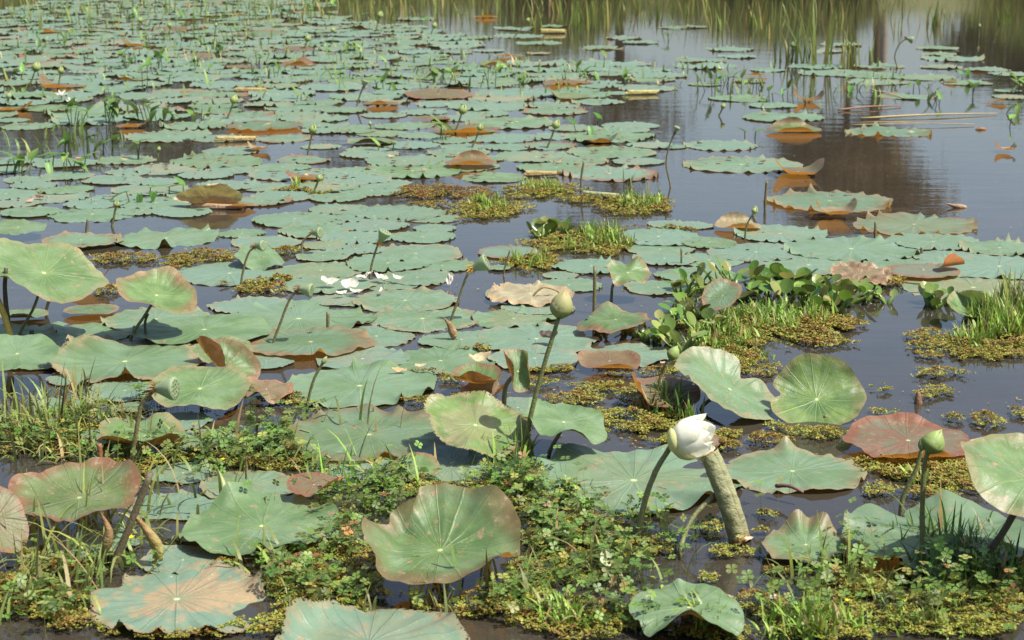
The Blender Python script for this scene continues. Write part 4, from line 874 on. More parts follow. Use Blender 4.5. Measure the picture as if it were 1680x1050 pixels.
# ---------------------------------------------------------------- fallen petals, small lilies, yellow flowers
def fallen(px, py, wpx, yaw, label, tilt=(10, -90), col=(0.66, 0.63, 0.54), z=0.02, bend=0.3, asp=0.55):
    p = G(px, py, z); S = mpp(p); L = wpx * S * 0.85; cr = Noise(int(px * 3), 0.9, 8)
    nu, nv = 9, 7; u = np.linspace(0, 1, nu)[:, None]; v = np.linspace(-1, 1, nv)[None]
    w = asp * 0.5 * L * np.sin(np.pi * (0.06 + 0.92 * u)) ** 0.7
    x = (u - 0.5) * L + 0 * v; y = v * w; zz_ = bend * L * ((u - 0.5) ** 2 * 1.2 + 0.5 * (v * w / L) ** 2 * 4) + 0.07 * L * cr(u * 2 + 0 * v, v * 1.5 + 0 * u)
    V = np.stack([x + 0 * y, y + 0 * x, zz_ + 0 * x], -1).reshape(-1, 3)
    V = V @ np.array(Matrix.Rotation(R_(yaw), 3, 'Z')).T @ tilt_matrix(*tilt).T
    o = new_obj('fallen_petal', make_mesh('fallen_petal', V, [grid_polys(nu, nv)], M_PETAL, col=lerp_col(np.clip(np.abs(cr((u + 0 * v).ravel() * 2.3, (v + 0 * u).ravel())) - 0.9, 0, 1), np.array(col), (0.45, 0.32, 0.18)))); o.location = p
    tag(o, label, 'petal', 'fallen lotus petals')
landmark(600, 460, 'scattered white petals'); landmark(990, 918, 'lone cream petal')
for a in [(541, 463, 34, 5, 'large white petal cupped on the raft beside the seed pod'), (575, 467, 36, -15, 'white petal beside the large cupped one'), (600, 452, 34, 10, 'white petal with raised tip at back of the scatter'),
          (625, 455, 30, 160, 'white petal at the foot of the golden-fringed pod'), (652, 456, 22, 0, 'thin white petal ending the row behind'), (628, 475, 20, 60, 'small pinkish-white petal closer than the row'),
          (560, 480, 22, 30, 'curled white petal with brown edge in front'), (585, 478, 26, 170, 'half-sunk white petal in front of the scatter')]:
    fallen(*a, tilt=(10 + (a[0] * 7) % 45, -80 + (a[0] * 13) % 120 - 60), z=0.028, bend=0.5 + (a[0] % 5) * 0.25, asp=0.45 + (a[0] % 4) * 0.1)
fallen(738, 458, 26, 80, 'lone white petal standing up from dark water', tilt=(55, -120), z=0.03)
fallen(992, 918, 34, 110, 'cream cupped petal standing among the clover', tilt=(50, -60), z=0.035, col=(0.66, 0.68, 0.46), bend=0.8, asp=0.8)
fallen(1268, 981, 20, 60, 'small white petal tip beside the grey pebble-like one', tilt=(50, -60), z=0.025, asp=0.9)
fallen(1194, 982, 20, 0, 'dull cream petal lying behind the arched leaf', tilt=(30, -90), z=0.02, col=(0.55, 0.48, 0.36), asp=0.9)
fallen(1356, 941, 30, 20, 'white petal with yellow base under the pinkish-edged leaf', tilt=(40, -120), z=0.03, asp=0.8)
fallen(1229, 883, 18, 10, 'tiny cream petal at the foot of the rolled leaf', tilt=(15, -90), col=(0.65, 0.58, 0.42))
fallen(1090, 595, 16, 0, 'pinkish petal scrap in front of the salmon boat-shaped leaf', col=(0.55, 0.40, 0.32)); fallen(690, 600, 22, 20, 'buff scrap beside the floating fern', col=(0.55, 0.42, 0.25)); fallen(655, 607, 30, -10, 'tan dry scrap on the edge of the broad leaf', col=(0.50, 0.38, 0.20))
fallen(788, 590, 44, 20, 'crumpled cream scrap behind the red-rimmed bowl leaf', tilt=(20, -90), col=(0.55, 0.45, 0.28), bend=1.0, z=0.03)
fallen(900, 553, 36, 10, 'dark crumpled scrap on a blue-green leaf', col=(0.07, 0.05, 0.04), z=0.035, bend=0.8, asp=0.8)
def water_lily(px, py, wpx, label):
    p = G(px, py + wpx * 0.4); root = tag(empty('water_lily', p), label, 'water lily', 'small white water lilies'); S = mpp(p); L = wpx * S * 0.55; top = PY(px, py, p[1]) - p
    V, polys = tube_geo([np.array([0, 0, -0.05]), top], [0.006, 0.005], 4, 6); new_obj('stalk', make_mesh('stalk', V, polys, M_STALK, col=STEMC), root)
    for i in range(11):
        a = i * 6.283 / 11; el = 0.35 if i % 2 else 0.75
        d = np.array([math.cos(a) * math.cos(el), math.sin(a) * math.cos(el), math.sin(el)]); s = np.array([-math.sin(a), math.cos(a), 0]) * 0.16 * L
        new_obj('petal', make_mesh('petal', np.array([top, top + d * L * 0.5 + s, top + d * L, top + d * L * 0.5 - s]), [np.array([[0, 1, 2, 3]])], M_PETAL, col=(0.82, 0.82, 0.78)), root)
    V, polys = tube_geo([top, top + [0, 0, 0.25 * L]], [0.1 * L, 0.16 * L], 3, 7); new_obj('stamens', make_mesh('stamens', V, polys, M_PETAL, col=(0.6, 0.42, 0.08)), root)
water_lily(101, 157, 24, 'white starry water lily further from the arrow-leaved weeds'); water_lily(117, 168, 22, 'white starry water lily half hidden behind an arrow leaf'); landmark(108, 162, 'white water lilies')
def yellow_flower(px, py, base_dy, wpx, label):
    p = G(px - 2, py + base_dy); root = tag(empty('yellow_flower', p), label, 'yellow flower', 'small yellow flowers'); S = mpp(p); L = wpx * S * 0.6; top = PY(px, py, p[1]) - p
    V, polys = tube_geo([np.array([0, 0, -0.02]), top * [0.4, 0.4, 0.5], top], [0.0016, 0.0012], 6, 5); new_obj('stalk', make_mesh('stalk', V, polys, M_STALK, col=(0.10, 0.16, 0.04)), root)
    for i in range(5):
        a = i * 6.283 / 5 + 0.4; d = np.array([math.cos(a) * 0.85, math.sin(a) * 0.85, 0.5]); s = np.array([-math.sin(a), math.cos(a), 0.1]) * 0.4 * L
        new_obj('petal', make_mesh('petal', np.array([top, top + d * L * 0.6 + s, top + d * L, top + d * L * 0.6 - s]), [np.array([[0, 1, 2, 3]])], M_PETAL, col=(0.85, 0.66, 0.02)), root)
yellow_flower(571, 848, 30, 13, 'tiny yellow flower in clover beside the wavy bitten leaf'); yellow_flower(730, 944, 26, 16, 'tiny yellow flower in front of the big central bowl leaf')
yellow_flower(215, 883, 26, 13, 'tiny yellow flower between the furled young leaves'); yellow_flower(366, 754, 20, 8, 'tiny yellow flower in grass behind the wine-rimmed bowl'); yellow_flower(1390, 986, 18, 9, 'tiny yellow flower in the clover under the corner leaf')

# ---------------------------------------------------------------- water plants
def blade_geo(Lb, Wb, kind='lance', nu=7, fold_=0.25):
    u = np.linspace(0, 1, nu)
    if kind == 'round': w = Wb * np.sqrt(np.clip(1 - (2 * u - 1) ** 2, 0.0, 1)); w[0] = Wb * 0.2; w[-1] = Wb * 0.12
    elif kind == 'heart': w = Wb * np.interp(u, [0, 0.12, 0.3, 0.6, 0.85, 1], [0.5, 0.95, 1.0, 0.7, 0.28, 0.02])
    else: w = Wb * np.interp(u, [0, 0.25, 0.5, 0.8, 1], [0.25, 0.9, 0.95, 0.45, 0.02])
    V = []
    for i in range(nu):
        for v in (-1, -0.5, 0, 0.5, 1): V.append([u[i] * Lb - (0.18 * Lb * abs(v) if kind == 'heart' and i == 0 else 0), v * w[i], fold_ * abs(v) * w[i] - 0.25 * Lb * u[i] ** 2])
    return np.array(V), grid_polys(nu, 5)
def weed(px, py, hpx, label, n_=None, kind='heart', seed=0):
    r = np.random.default_rng(int(px * 13 + py)); p = G(px, py); S = mpp(p); H = hpx * S
    root = tag(empty('arrow_weed', p), label, 'water weed', 'arrow-leaved weeds among the lotus')
    for i in range(n_ or r.integers(3, 6)):
        h = H * r.uniform(0.55, 1.0); a = r.uniform(0, 6.28); lean = r.uniform(0.05, 0.45) * H
        base = np.array([r.normal(0, 0.03), r.normal(0, 0.03), -0.03]); top = np.array([math.cos(a) * lean, math.sin(a) * lean, h]) + base * [1, 1, 0]
        V1, p1 = tube_geo([base, (base + top) / 2 + [0, 0, 0.1 * h], top], [0.004, 0.0028], 6, 5)
        V2, q2 = blade_geo(r.uniform(0.10, 0.16) * (0.6 + H / 0.5), r.uniform(0.022, 0.035) * (0.6 + H / 0.5), kind)
        el = r.uniform(-0.9, 1.1); az = r.uniform(0, 6.28)
        Mx = np.array(Matrix.Rotation(az, 3, 'Z') @ Matrix.Rotation(-el, 3, 'Y')); V2 = V2 @ Mx.T + top
        g = vary_col((0.12, 0.22, 0.05), 1, 0.25, r)[0]
        cc = np.vstack([np.repeat([[0.10, 0.14, 0.05]], len(V1), 0), np.repeat([g], len(V2), 0)])
        new_obj('leaf', make_mesh('leaf', np.vstack([V1, V2]), [p1[0], q2 + len(V1)], M_GREEN, col=cc), root)
WEEDS = [(122, 205, 38, 5), (180, 203, 46, 6), (240, 205, 42, 6), (268, 208, 34, 4), (118, 252, 30, 3), (162, 252, 32, 3), (190, 254, 24, 3), (235, 262, 34, 2), (88, 282, 30, 4), (130, 282, 28, 4), (30, 285, 34, 5),
 (262, 118, 28, 4), (250, 148, 40, 2), (365, 88, 18, 4), (330, 118, 14, 3), (450, 128, 22, 3), (425, 108, 20, 3), (205, 112, 26, 4), (150, 50, 18, 3), (215, 36, 24, 3), (560, 130, 22, 3), (320, 200, 16, 3), (490, 165, 14, 2),
 (715, 138, 26, 5), (735, 140, 24, 5), (800, 146, 32, 4), (855, 145, 22, 4), (945, 120, 16, 3), (965, 132, 14, 3), (1025, 140, 18, 4), (993, 95, 16, 2), (733, 232, 34, 4), (975, 205, 18, 2), (958, 222, 20, 2), (820, 120, 16, 3),
 (590, 98, 20, 3), (640, 120, 22, 3), (630, 150, 22, 3), (575, 85, 16, 4), (600, 35, 16, 3), (500, 20, 20, 3), (470, 32, 18, 2), (545, 20, 22, 3), (700, 40, 16, 3), (760, 38, 16, 2),
 (1160, 150, 28, 4), (1188, 140, 14, 3), (1200, 142, 18, 3), (1235, 142, 14, 3), (1290, 158, 16, 2), (1268, 164, 16, 2), (1595, 158, 24, 2), (1648, 135, 18, 4), (1665, 150, 20, 3), (1673, 188, 22, 2), (1530, 165, 16, 2), (1540, 172, 14, 2), (1226, 226, 12, 2),
 (1500, 150, 16, 2), (1580, 132, 14, 3), (1660, 210, 16, 1), (20, 130, 16, 3), (60, 90, 18, 3), (100, 75, 16, 3), (300, 30, 16, 3), (395, 60, 18, 3), (35, 40, 20, 3), (140, 100, 14, 2), (180, 120, 14, 2),
 (268, 318, 18, 3), (228, 335, 22, 3), (630, 250, 14, 2), (1095, 68, 14, 2), (1400, 150, 14, 2)]
WLAB = []
for x, y, h, k in WEEDS:
    WLAB.append((x, y, h)); weed(x, y, h, None, k)
# water hyacinth clump
def hyacinth(px, py, size, label, seed):
    r = np.random.default_rng(seed); p = G(px, py); root = tag(empty('water_hyacinth', p), label, 'water hyacinth', 'water hyacinth rosettes')
    for i in range(r.integers(5, 9)):
        a = r.uniform(0, 6.28); h = size * r.uniform(0.25, 0.8); out = size * r.uniform(0.3, 0.8)
        top = np.array([math.cos(a) * out, math.sin(a) * out, h])
        V1, p1 = tube_geo([np.array([0, 0, -0.02]), top * [0.5, 0.5, 0.35], top], [0.006, 0.009, 0.003], 6, 6)
        L = size * r.uniform(0.52, 0.78); V2, q2 = blade_geo(L, L * 0.46, 'round', 9, 0.22)
        V2[:, 2] += 0.25 * V2[:, 0] ** 2 / L * 1.5
        Mx = np.array(Matrix.Rotation(a + r.normal(0, 0.5), 3, 'Z') @ Matrix.Rotation(-r.uniform(0.1, 1.1), 3, 'Y')); V2 = V2 @ Mx.T + top
        g = vary_col([(0.13, 0.22, 0.035), (0.17, 0.24, 0.05), (0.09, 0.17, 0.03), (0.22, 0.24, 0.07)][r.integers(0, 4)], 1, 0.25, r)[0]; cc = np.vstack([np.repeat([[0.16, 0.24, 0.05]], len(V1), 0), np.repeat([g], len(V2), 0)])
        new_obj('leaf', make_mesh('leaf', np.vstack([V1, V2]), [p1[0], q2 + len(V1)], M_GLOSS, col=cc), root)
HY = [(1185, 475, 0.11), (1205, 470, 0.10), (1235, 478, 0.11), (1262, 480, 0.11), (1285, 478, 0.12), (1305, 482, 0.11), (1330, 485, 0.11), (1352, 492, 0.10), (1140, 480, 0.10), (1118, 488, 0.09), (1165, 488, 0.09), (1215, 492, 0.10), (1250, 500, 0.10),
      (1290, 503, 0.10), (1320, 505, 0.11), (1372, 500, 0.10), (1395, 497, 0.10), (1420, 492, 0.08), (1345, 512, 0.10), (1375, 515, 0.09), (1130, 512, 0.09), (1110, 530, 0.08), (1142, 545, 0.09), (1165, 552, 0.09), (1030, 545, 0.06), (1045, 552, 0.06), (1060, 558, 0.05), (1075, 560, 0.06), (1100, 565, 0.08), (985, 545, 0.06), (1120, 575, 0.09),
      (890, 392, 0.10), (905, 385, 0.10), (918, 388, 0.08), (1440, 488, 0.07), (1455, 498, 0.07), (1525, 500, 0.08), (1535, 505, 0.08), (1550, 500, 0.06), (1090, 545, 0.07), (1150, 522, 0.08)]
HLAB = []
for i, (x, y, s) in enumerate(HY):
    hyacinth(x, y, s * 0.8, None, 300 + i); HLAB.append((x, y))
# reeds and sedge
REED_BLADES = []
for s in range(6):
    r = np.random.default_rng(s); lean = 0.06 + 0.05 * s; n_ = 8; u = np.linspace(0, 1, n_)
    cx = lean * u ** 2 + (0.25 * np.clip(u - 0.75, 0, 1) * (s == 4)); w = 0.011 * (1 - u ** 2 * 0.9)
    V = np.stack([np.concatenate([cx - 0, cx]), np.concatenate([-w, w]), np.concatenate([u, u - 0])], -1)
    q = np.array([[i, i + 1, n_ + i + 1, n_ + i] for i in range(n_ - 1)])
    for g in range(3):
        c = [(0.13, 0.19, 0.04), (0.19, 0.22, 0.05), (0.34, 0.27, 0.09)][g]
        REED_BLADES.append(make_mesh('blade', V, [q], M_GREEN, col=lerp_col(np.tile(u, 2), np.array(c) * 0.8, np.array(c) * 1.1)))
def reeds(px, py, hpx, wpx, n_, label, spread=0.12):
    r = np.random.default_rng(int(px + py)); p = G(px, py); S = mpp(p)
    root = tag(empty('reed_clump', p), label, 'reeds', 'reed clumps in the far water')
    for i in range(n_):
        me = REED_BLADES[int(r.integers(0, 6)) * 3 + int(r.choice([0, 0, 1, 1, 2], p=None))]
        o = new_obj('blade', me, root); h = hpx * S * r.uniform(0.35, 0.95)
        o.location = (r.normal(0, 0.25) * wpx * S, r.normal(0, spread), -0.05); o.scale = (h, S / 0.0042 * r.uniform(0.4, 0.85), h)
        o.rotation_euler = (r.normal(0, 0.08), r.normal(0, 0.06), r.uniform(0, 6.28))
REEDS = [(970, 48, 75, 90, 34, 'dense green sedge clump in front of the reflected bank'), (940, 40, 60, 40, 14, 'thinner sedge beside the dense clump'), (880, 48, 70, 18, 9, 'tall thin stems behind the orange-fronted pink leaf'), (1072, 30, 50, 24, 9, 'small reed tuft between the sedge and tall reeds'),
 (1330, 104, 125, 66, 36, 'tall reed clump with straw blades in the open water'), (1392, 110, 92, 44, 26, 'shorter spiky reed clump beside the tall one'), (1424, 98, 60, 14, 7, 'few slim reeds beside the pale trunk reflection'), (1290, 100, 60, 22, 8, 'dark thin reeds at the nodding pale bud'),
 (1530, 40, 70, 44, 20, 'reed clump in dark water far out'), (1180, 50, 60, 26, 10, 'sparse reeds beyond the far floating leaves'), (1235, 45, 55, 30, 10, 'sparse olive reeds near the bank reflection'), (1260, 60, 50, 20, 7, 'leaning straw reeds before the tall clump'),
 (66, 50, 52, 8, 3, 'few upright stems over the far crowd'), (217, 60, 60, 8, 3, 'two tall stems behind the rusty folded leaf'), (1130, 22, 40, 30, 9, 'reed tuft at the top edge beside the sedge'), (1650, 40, 50, 30, 8, 'thin reeds at the dark frame side')]
for a in REEDS: reeds(*a)
for x, y, lab in ((1380, 60, 'tall reed clump'), (970, 30, 'sedge clump'), (1530, 20, 'reeds in dark water')): landmark(x, y, lab)

# ---------------------------------------------------------------- floating fern mats, clover, grass (ground cover)
LV = np.array(LEAVES)
def on_leaf(x, y, grow=1.0):
    m = np.zeros(len(x), bool)
    for a, b_, c in LV: m |= (x - a) ** 2 + (y - b_) ** 2 < (c * grow) ** 2
    return m
def px_of(x, y):
    d = np.stack([x, y, np.zeros_like(x)], -1) - CAM; zc = d @ F_
    return CX + FPX * d[:, 0] / zc, CY - FPX * (d @ U_) / zc
def ellipse_pts(px, py, wpx, hpx, n_, seed, rag=0.35):
    """random points in a ragged ellipse on the water given in photo pixels"""
    r = np.random.default_rng(seed); c = G(px, py); y0, y1 = G(px, py + hpx / 2)[1], G(px, py - hpx / 2)[1]
    rx = wpx / 2 * mpp(c); ry = (y1 - y0) / 2; cy = (y0 + y1) / 2
    a = r.uniform(0, 6.28, n_); q = np.sqrt(r.random(n_))
    edge = 1 + rag * (np.sin(2 * a + seed) * 0.4 + np.sin(5 * a + seed * 2) * 0.35 + np.sin(11 * a + seed * 3) * 0.3)
    return c[0] + rx * q * edge * np.cos(a), cy + ry * q * edge * np.sin(a), q, rx * ry * math.pi
FT = np.array([[0, 0, 0], [0.45, 0.5, 0.25], [0, 1.1, 0.35], [-0.45, 0.5, 0.25], [0.5, -0.4, 0.2], [0, -1.0, 0.3], [-0.5, -0.4, 0.2]], float)
FF = np.array([[0, 1, 2, 3], [0, 6, 5, 4]])
def fern_mat(patches, label):
    Vs, Fs, Cs, k = [], [], [], 0
    for j, (px, py, w, h, rust) in enumerate(patches):
        sd = int(px + 3 * py); *_, area = ellipse_pts(px, py, w, h, 4, sd)
        size = 0.0062 if py > 560 else 0.008
        n_ = int(min(14000, area / (size ** 2) * 1.9)) + 30
        x, y, q, _ = ellipse_pts(px, py, w, h, n_, sd)
        nz = Noise(sd, 0.16, 12)(x, y); nz2 = Noise(sd + 1, 0.05, 12)(x, y)
        keep = (nz + 0.5 * nz2 > -0.7 + 1.5 * np.clip(q - 0.6, 0, 1)) & ~on_leaf(x, y)
        x, y, q, nz, nz2 = x[keep], y[keep], q[keep], nz[keep], nz2[keep]; N = len(x)
        if N == 0: continue
        r = np.random.default_rng(sd + 9)
        z = 0.004 + np.clip(0.010 + 0.008 * nz + 0.006 * nz2, 0, 0.05) * (1 - 0.6 * q) + r.uniform(0, 0.004, N)
        mixr = np.clip(rust - 0.15 + 0.28 * nz + 0.22 * nz2 + 0.15 * r.normal(size=N), 0, 1)[:, None]
        c = np.array([[0.215, 0.235, 0.035]]) * (1 - mixr) + np.array([[0.17, 0.085, 0.02]]) * mixr
        V, Fc, cc = scatter(FT, FF, np.stack([x, y, z], -1), r.uniform(0, 6.28, N), r.uniform(0.6, 1.25, N) * size, vary_col(c, N, 0.25, r), r.uniform(-0.7, 0.7, N), r.uniform(0, 6.28, N))
        Vs.append(V); Fs.append(Fc + k); Cs.append(cc); k += len(V)
    o = new_obj('water_fern', make_mesh('water_fern', np.vstack(Vs), [np.vstack(Fs)], M_FERN, col=np.vstack(Cs), smooth=False)); tag(o, label, 'water fern', kind='stuff')
fern_mat([(200, 428, 130, 18, 0.6), (330, 428, 140, 32, 0.6), (440, 470, 150, 34, 0.5), (180, 478, 48, 16, 0.5), (420, 440, 70, 14, 0.5), (470, 415, 60, 12, 0.5), (500, 315, 120, 16, 0.5), (250, 332, 60, 10, 0.5), (40, 315, 90, 8, 0.6)], 'rusty yellow floating fern between the leaves behind the pods')
fern_mat([(800, 345, 130, 36, 0.4), (890, 315, 130, 26, 0.4), (1040, 340, 140, 28, 0.45), (720, 318, 190, 22, 0.8), (975, 398, 215, 48, 0.45), (870, 432, 120, 26, 0.5), (1100, 380, 90, 10, 0.5), (700, 340, 80, 12, 0.7), (955, 330, 80, 12, 0.5), (560, 475, 40, 14, 0.5)], 'olive floating fern tussocks across the middle of the pond')
fern_mat([(1270, 545, 250, 66, 0.45), (1190, 575, 130, 46, 0.5), (1330, 535, 150, 40, 0.5), (1390, 535, 80, 16, 0.6), (1590, 570, 190, 60, 0.5), (1650, 550, 110, 60, 0.4), (1540, 616, 90, 16, 0.4), (1448, 640, 36, 14, 0.2), (1530, 648, 74, 20, 0.4), (1452, 679, 44, 10, 0.3), (1620, 695, 60, 18, 0.3), (1565, 690, 30, 9, 0.4), (1672, 683, 24, 14, 0.3),
 (1230, 605, 110, 30, 0.5), (1150, 600, 80, 26, 0.5), (1450, 465, 120, 14, 0.5), (1530, 465, 80, 12, 0.8)], 'rust and yellow floating fern round the hyacinths and open water')
fern_mat([(1040, 690, 170, 44, 0.3), (1120, 715, 190, 40, 0.4), (1020, 655, 150, 26, 0.35), (990, 640, 120, 18, 0.4), (930, 660, 80, 18, 0.5), (905, 610, 70, 14, 0.4), (775, 575, 70, 14, 0.5), (745, 600, 70, 22, 0.5), (710, 610, 70, 16, 0.6), (740, 628, 44, 16, 0.4), (790, 655, 90, 18, 0.5), (880, 632, 80, 12, 0.4), (1090, 615, 70, 14, 0.4), (1010, 615, 60, 12, 0.5),
 (830, 690, 90, 20, 0.5), (480, 660, 120, 14, 0.5), (570, 655, 90, 12, 0.5), (690, 660, 70, 12, 0.5), (1270, 705, 40, 16, 0.4), (1340, 715, 110, 20, 0.4), (1260, 725, 90, 18, 0.5), (1180, 735, 80, 14, 0.5)], 'yellow-green floating fern round the white flower and tall bud')
fern_mat([(1500, 770, 200, 50, 0.4), (1560, 790, 190, 50, 0.4), (1440, 810, 70, 18, 0.3), (1530, 815, 100, 20, 0.4), (1640, 745, 60, 14, 0.3), (1190, 910, 60, 18, 0.3), (1255, 850, 44, 10, 0.4), (1250, 876, 34, 10, 0.4), (1145, 875, 50, 20, 0.3), (1170, 870, 40, 14, 0.3), (1240, 910, 60, 12, 0.4), (1275, 943, 40, 10, 0.4)], 'yellow-green floating fern below the pink boat-shaped leaf')
fern_mat([(100, 1000, 220, 60, 0.5), (520, 1005, 170, 60, 0.35), (270, 1046, 180, 20, 0.4), (1180, 1045, 160, 24, 0.3), (40, 960, 120, 60, 0.5), (330, 930, 120, 30, 0.5), (1050, 900, 120, 40, 0.4), (700, 800, 260, 40, 0.3), (860, 820, 180, 70, 0.3), (940, 880, 200, 80, 0.3), (560, 920, 140, 110, 0.4), (480, 960, 120, 80, 0.4), (430, 750, 200, 50, 0.3), (90, 720, 200, 70, 0.5), (250, 760, 200, 40, 0.4), (1450, 985, 260, 70, 0.3), (1620, 985, 160, 90, 0.3), (400, 1030, 150, 36, 0.15), (870, 950, 190, 50, 0.25), (960, 940, 120, 40, 0.2), (800, 990, 240, 60, 0.3), (960, 1020, 260, 60, 0.3), (1250, 1000, 90, 40, 0.3), (1400, 960, 130, 50, 0.35), (1350, 1030, 220, 50, 0.3), (1560, 1030, 260, 50, 0.25), (1110, 1030, 200, 40, 0.5), (640, 975, 160, 40, 0.5), (730, 970, 120, 30, 0.4), (560, 960, 120, 40, 0.7), (90, 925, 140, 60, 0.6), (150, 1030, 160, 30, 0.5), (1010, 880, 100, 30, 0.5), (1150, 955, 60, 16, 0.2)], 'lush yellow-green floating fern in the foreground shallows')
# clover carpet
def leaflet_template():
    V, Fq = [[0, 0, -1.0], [0.05, 0, -1.0], [0.03, 0.02, 0.0]], []
    tri = [[0, 1, 2]]
    for i in range(4):
        a = i * math.pi / 2; k = len(V)
        for rr, da, dz in ((0.05, 0, 0), (0.75, -0.62, 0.14), (1.0, -0.25, 0.10), (1.0, 0.25, 0.10), (0.75, 0.62, 0.14)):
            V.append([rr * math.cos(a + da), rr * math.sin(a + da), dz])
        tri += [[k, k + 1, k + 2], [k, k + 2, k + 3], [k, k + 3, k + 4]]
    return np.array(V), np.array(tri)
CT, CF = leaflet_template()
def clover(patches, label, hmin=0.015, hmax=0.075, grow=0.97):
    Vs, Fs, Cs, k = [], [], [], 0
    for (px, py, w, h, dens, orange) in patches:
        sd = int(px * 2 + py); *_, area = ellipse_pts(px, py, w, h, 4, sd)
        n_ = int(area * 3100 * dens) + 3
        x, y, q, _ = ellipse_pts(px, py, w, h, n_, sd, 0.5)
        nz = Noise(sd, 0.22, 10)(x, y); keep = (nz > -0.9 + 1.2 * np.clip(q - 0.5, 0, 1)) & (~on_leaf(x, y, grow)); x, y, nz = x[keep], y[keep], nz[keep]; N = len(x)
        if not N: continue
        r = np.random.default_rng(sd); ht = np.clip(hmin + (hmax - hmin) * (0.35 + 0.25 * nz + 0.25 * r.normal(size=N)), hmin, hmax)
        sc = r.uniform(0.0085, 0.0155, N); pos = np.stack([x, y, ht], -1)
        c = vary_col((0.120, 0.190, 0.040), N, 0.28, r); om = r.random(N) < orange * 0.35; c[om] = vary_col((0.28, 0.14, 0.055), int(om.sum()), 0.2, r); ym = r.random(N) < 0.10; c[ym] = vary_col((0.27, 0.27, 0.07), int(ym.sum()), 0.2, r)
        tv = CT.copy(); V, Fc, cc = scatter(tv, CF, pos, r.uniform(0, 6.28, N), sc, c, r.normal(0.35, 0.45, N), r.uniform(0, 6.28, N))
        V = V.reshape(N, len(CT), 3); V[:, 0] = pos + np.stack([r.normal(0, 0.012, N), r.normal(0, 0.012, N), -ht - 0.01], -1); V[:, 1] = V[:, 0] + [0.0016, 0, 0]; cc = cc.reshape(N, len(CT), 3); cc[:, :3] *= 0.8
        Vs.append(V.reshape(-1, 3)); Fs.append(Fc + k); Cs.append(cc.reshape(-1, 3)); k += len(Vs[-1])
    o = new_obj('water_clover', make_mesh('water_clover', np.vstack(Vs), [np.vstack(Fs)], M_GREEN, col=np.vstack(Cs), smooth=False)); tag(o, label, 'clover', kind='stuff')
clover([(915, 850, 170, 130, 1.3, 0.06), (960, 880, 170, 90, 1.0, 0.06), (830, 790, 170, 60, 1.2, 0.02), (680, 790, 190, 50, 1.3, 0.02), (590, 800, 170, 50, 1.2, 0.02), (620, 840, 90, 50, 1.2, 0.05), (570, 890, 90, 90, 1.2, 0.3), (530, 920, 120, 80, 1.1, 0.2), (480, 960, 110, 80, 1.0, 0.06), (430, 920, 90, 40, 1.2, 0.03), (400, 890, 90, 30, 1.3, 0.02),
 (560, 985, 130, 60, 0.9, 0.1), (680, 975, 200, 50, 0.8, 0.03), (850, 985, 300, 90, 0.7, 0.06), (1000, 940, 180, 70, 0.6, 0.03), (900, 910, 120, 50, 0.8, 0.02), (1060, 860, 90, 70, 0.8, 0.01), (1100, 905, 120, 40, 0.5, 0.0), (1000, 1020, 300, 60, 0.6, 0.06), (540, 855, 60, 60, 1.2, 0.02)], 'carpet of small four-leaved clover round the big central bowl leaf')
clover([(430, 745, 180, 60, 1.3, 0.0), (360, 760, 140, 60, 0.9, 0.02), (480, 730, 110, 50, 1.0, 0.0), (250, 755, 150, 40, 0.7, 0.0), (170, 740, 120, 40, 0.6, 0.0), (80, 720, 160, 80, 0.7, 0.0), (320, 668, 200, 26, 0.7, 0.0), (250, 660, 80, 24, 0.6, 0.0), (90, 960, 160, 120, 0.5, 0.02), (250, 940, 90, 30, 0.5, 0.0), (350, 790, 60, 30, 0.6, 0.0), (500, 690, 100, 30, 0.6, 0.0), (60, 1020, 140, 60, 0.6, 0.0), (560, 740, 120, 30, 0.7, 0)], 'clover sprigs in the grass beside the wine-rimmed bowl leaf')
clover([(1450, 985, 260, 80, 0.6, 0.03), (1600, 985, 180, 100, 0.7, 0.02), (1360, 985, 120, 50, 0.5, 0.03), (1400, 940, 100, 40, 0.5, 0.0), (1570, 1030, 240, 50, 0.5, 0.02), (1300, 1020, 150, 50, 0.4, 0.02), (1240, 1010, 100, 50, 0.3, 0.02), (1060, 980, 120, 50, 0.3, 0.02), (1180, 890, 90, 30, 0.25, 0), (1260, 840, 60, 30, 0.15, 0)], 'sparse taller clover in the shade under the bright corner leaf', 0.03, 0.12)
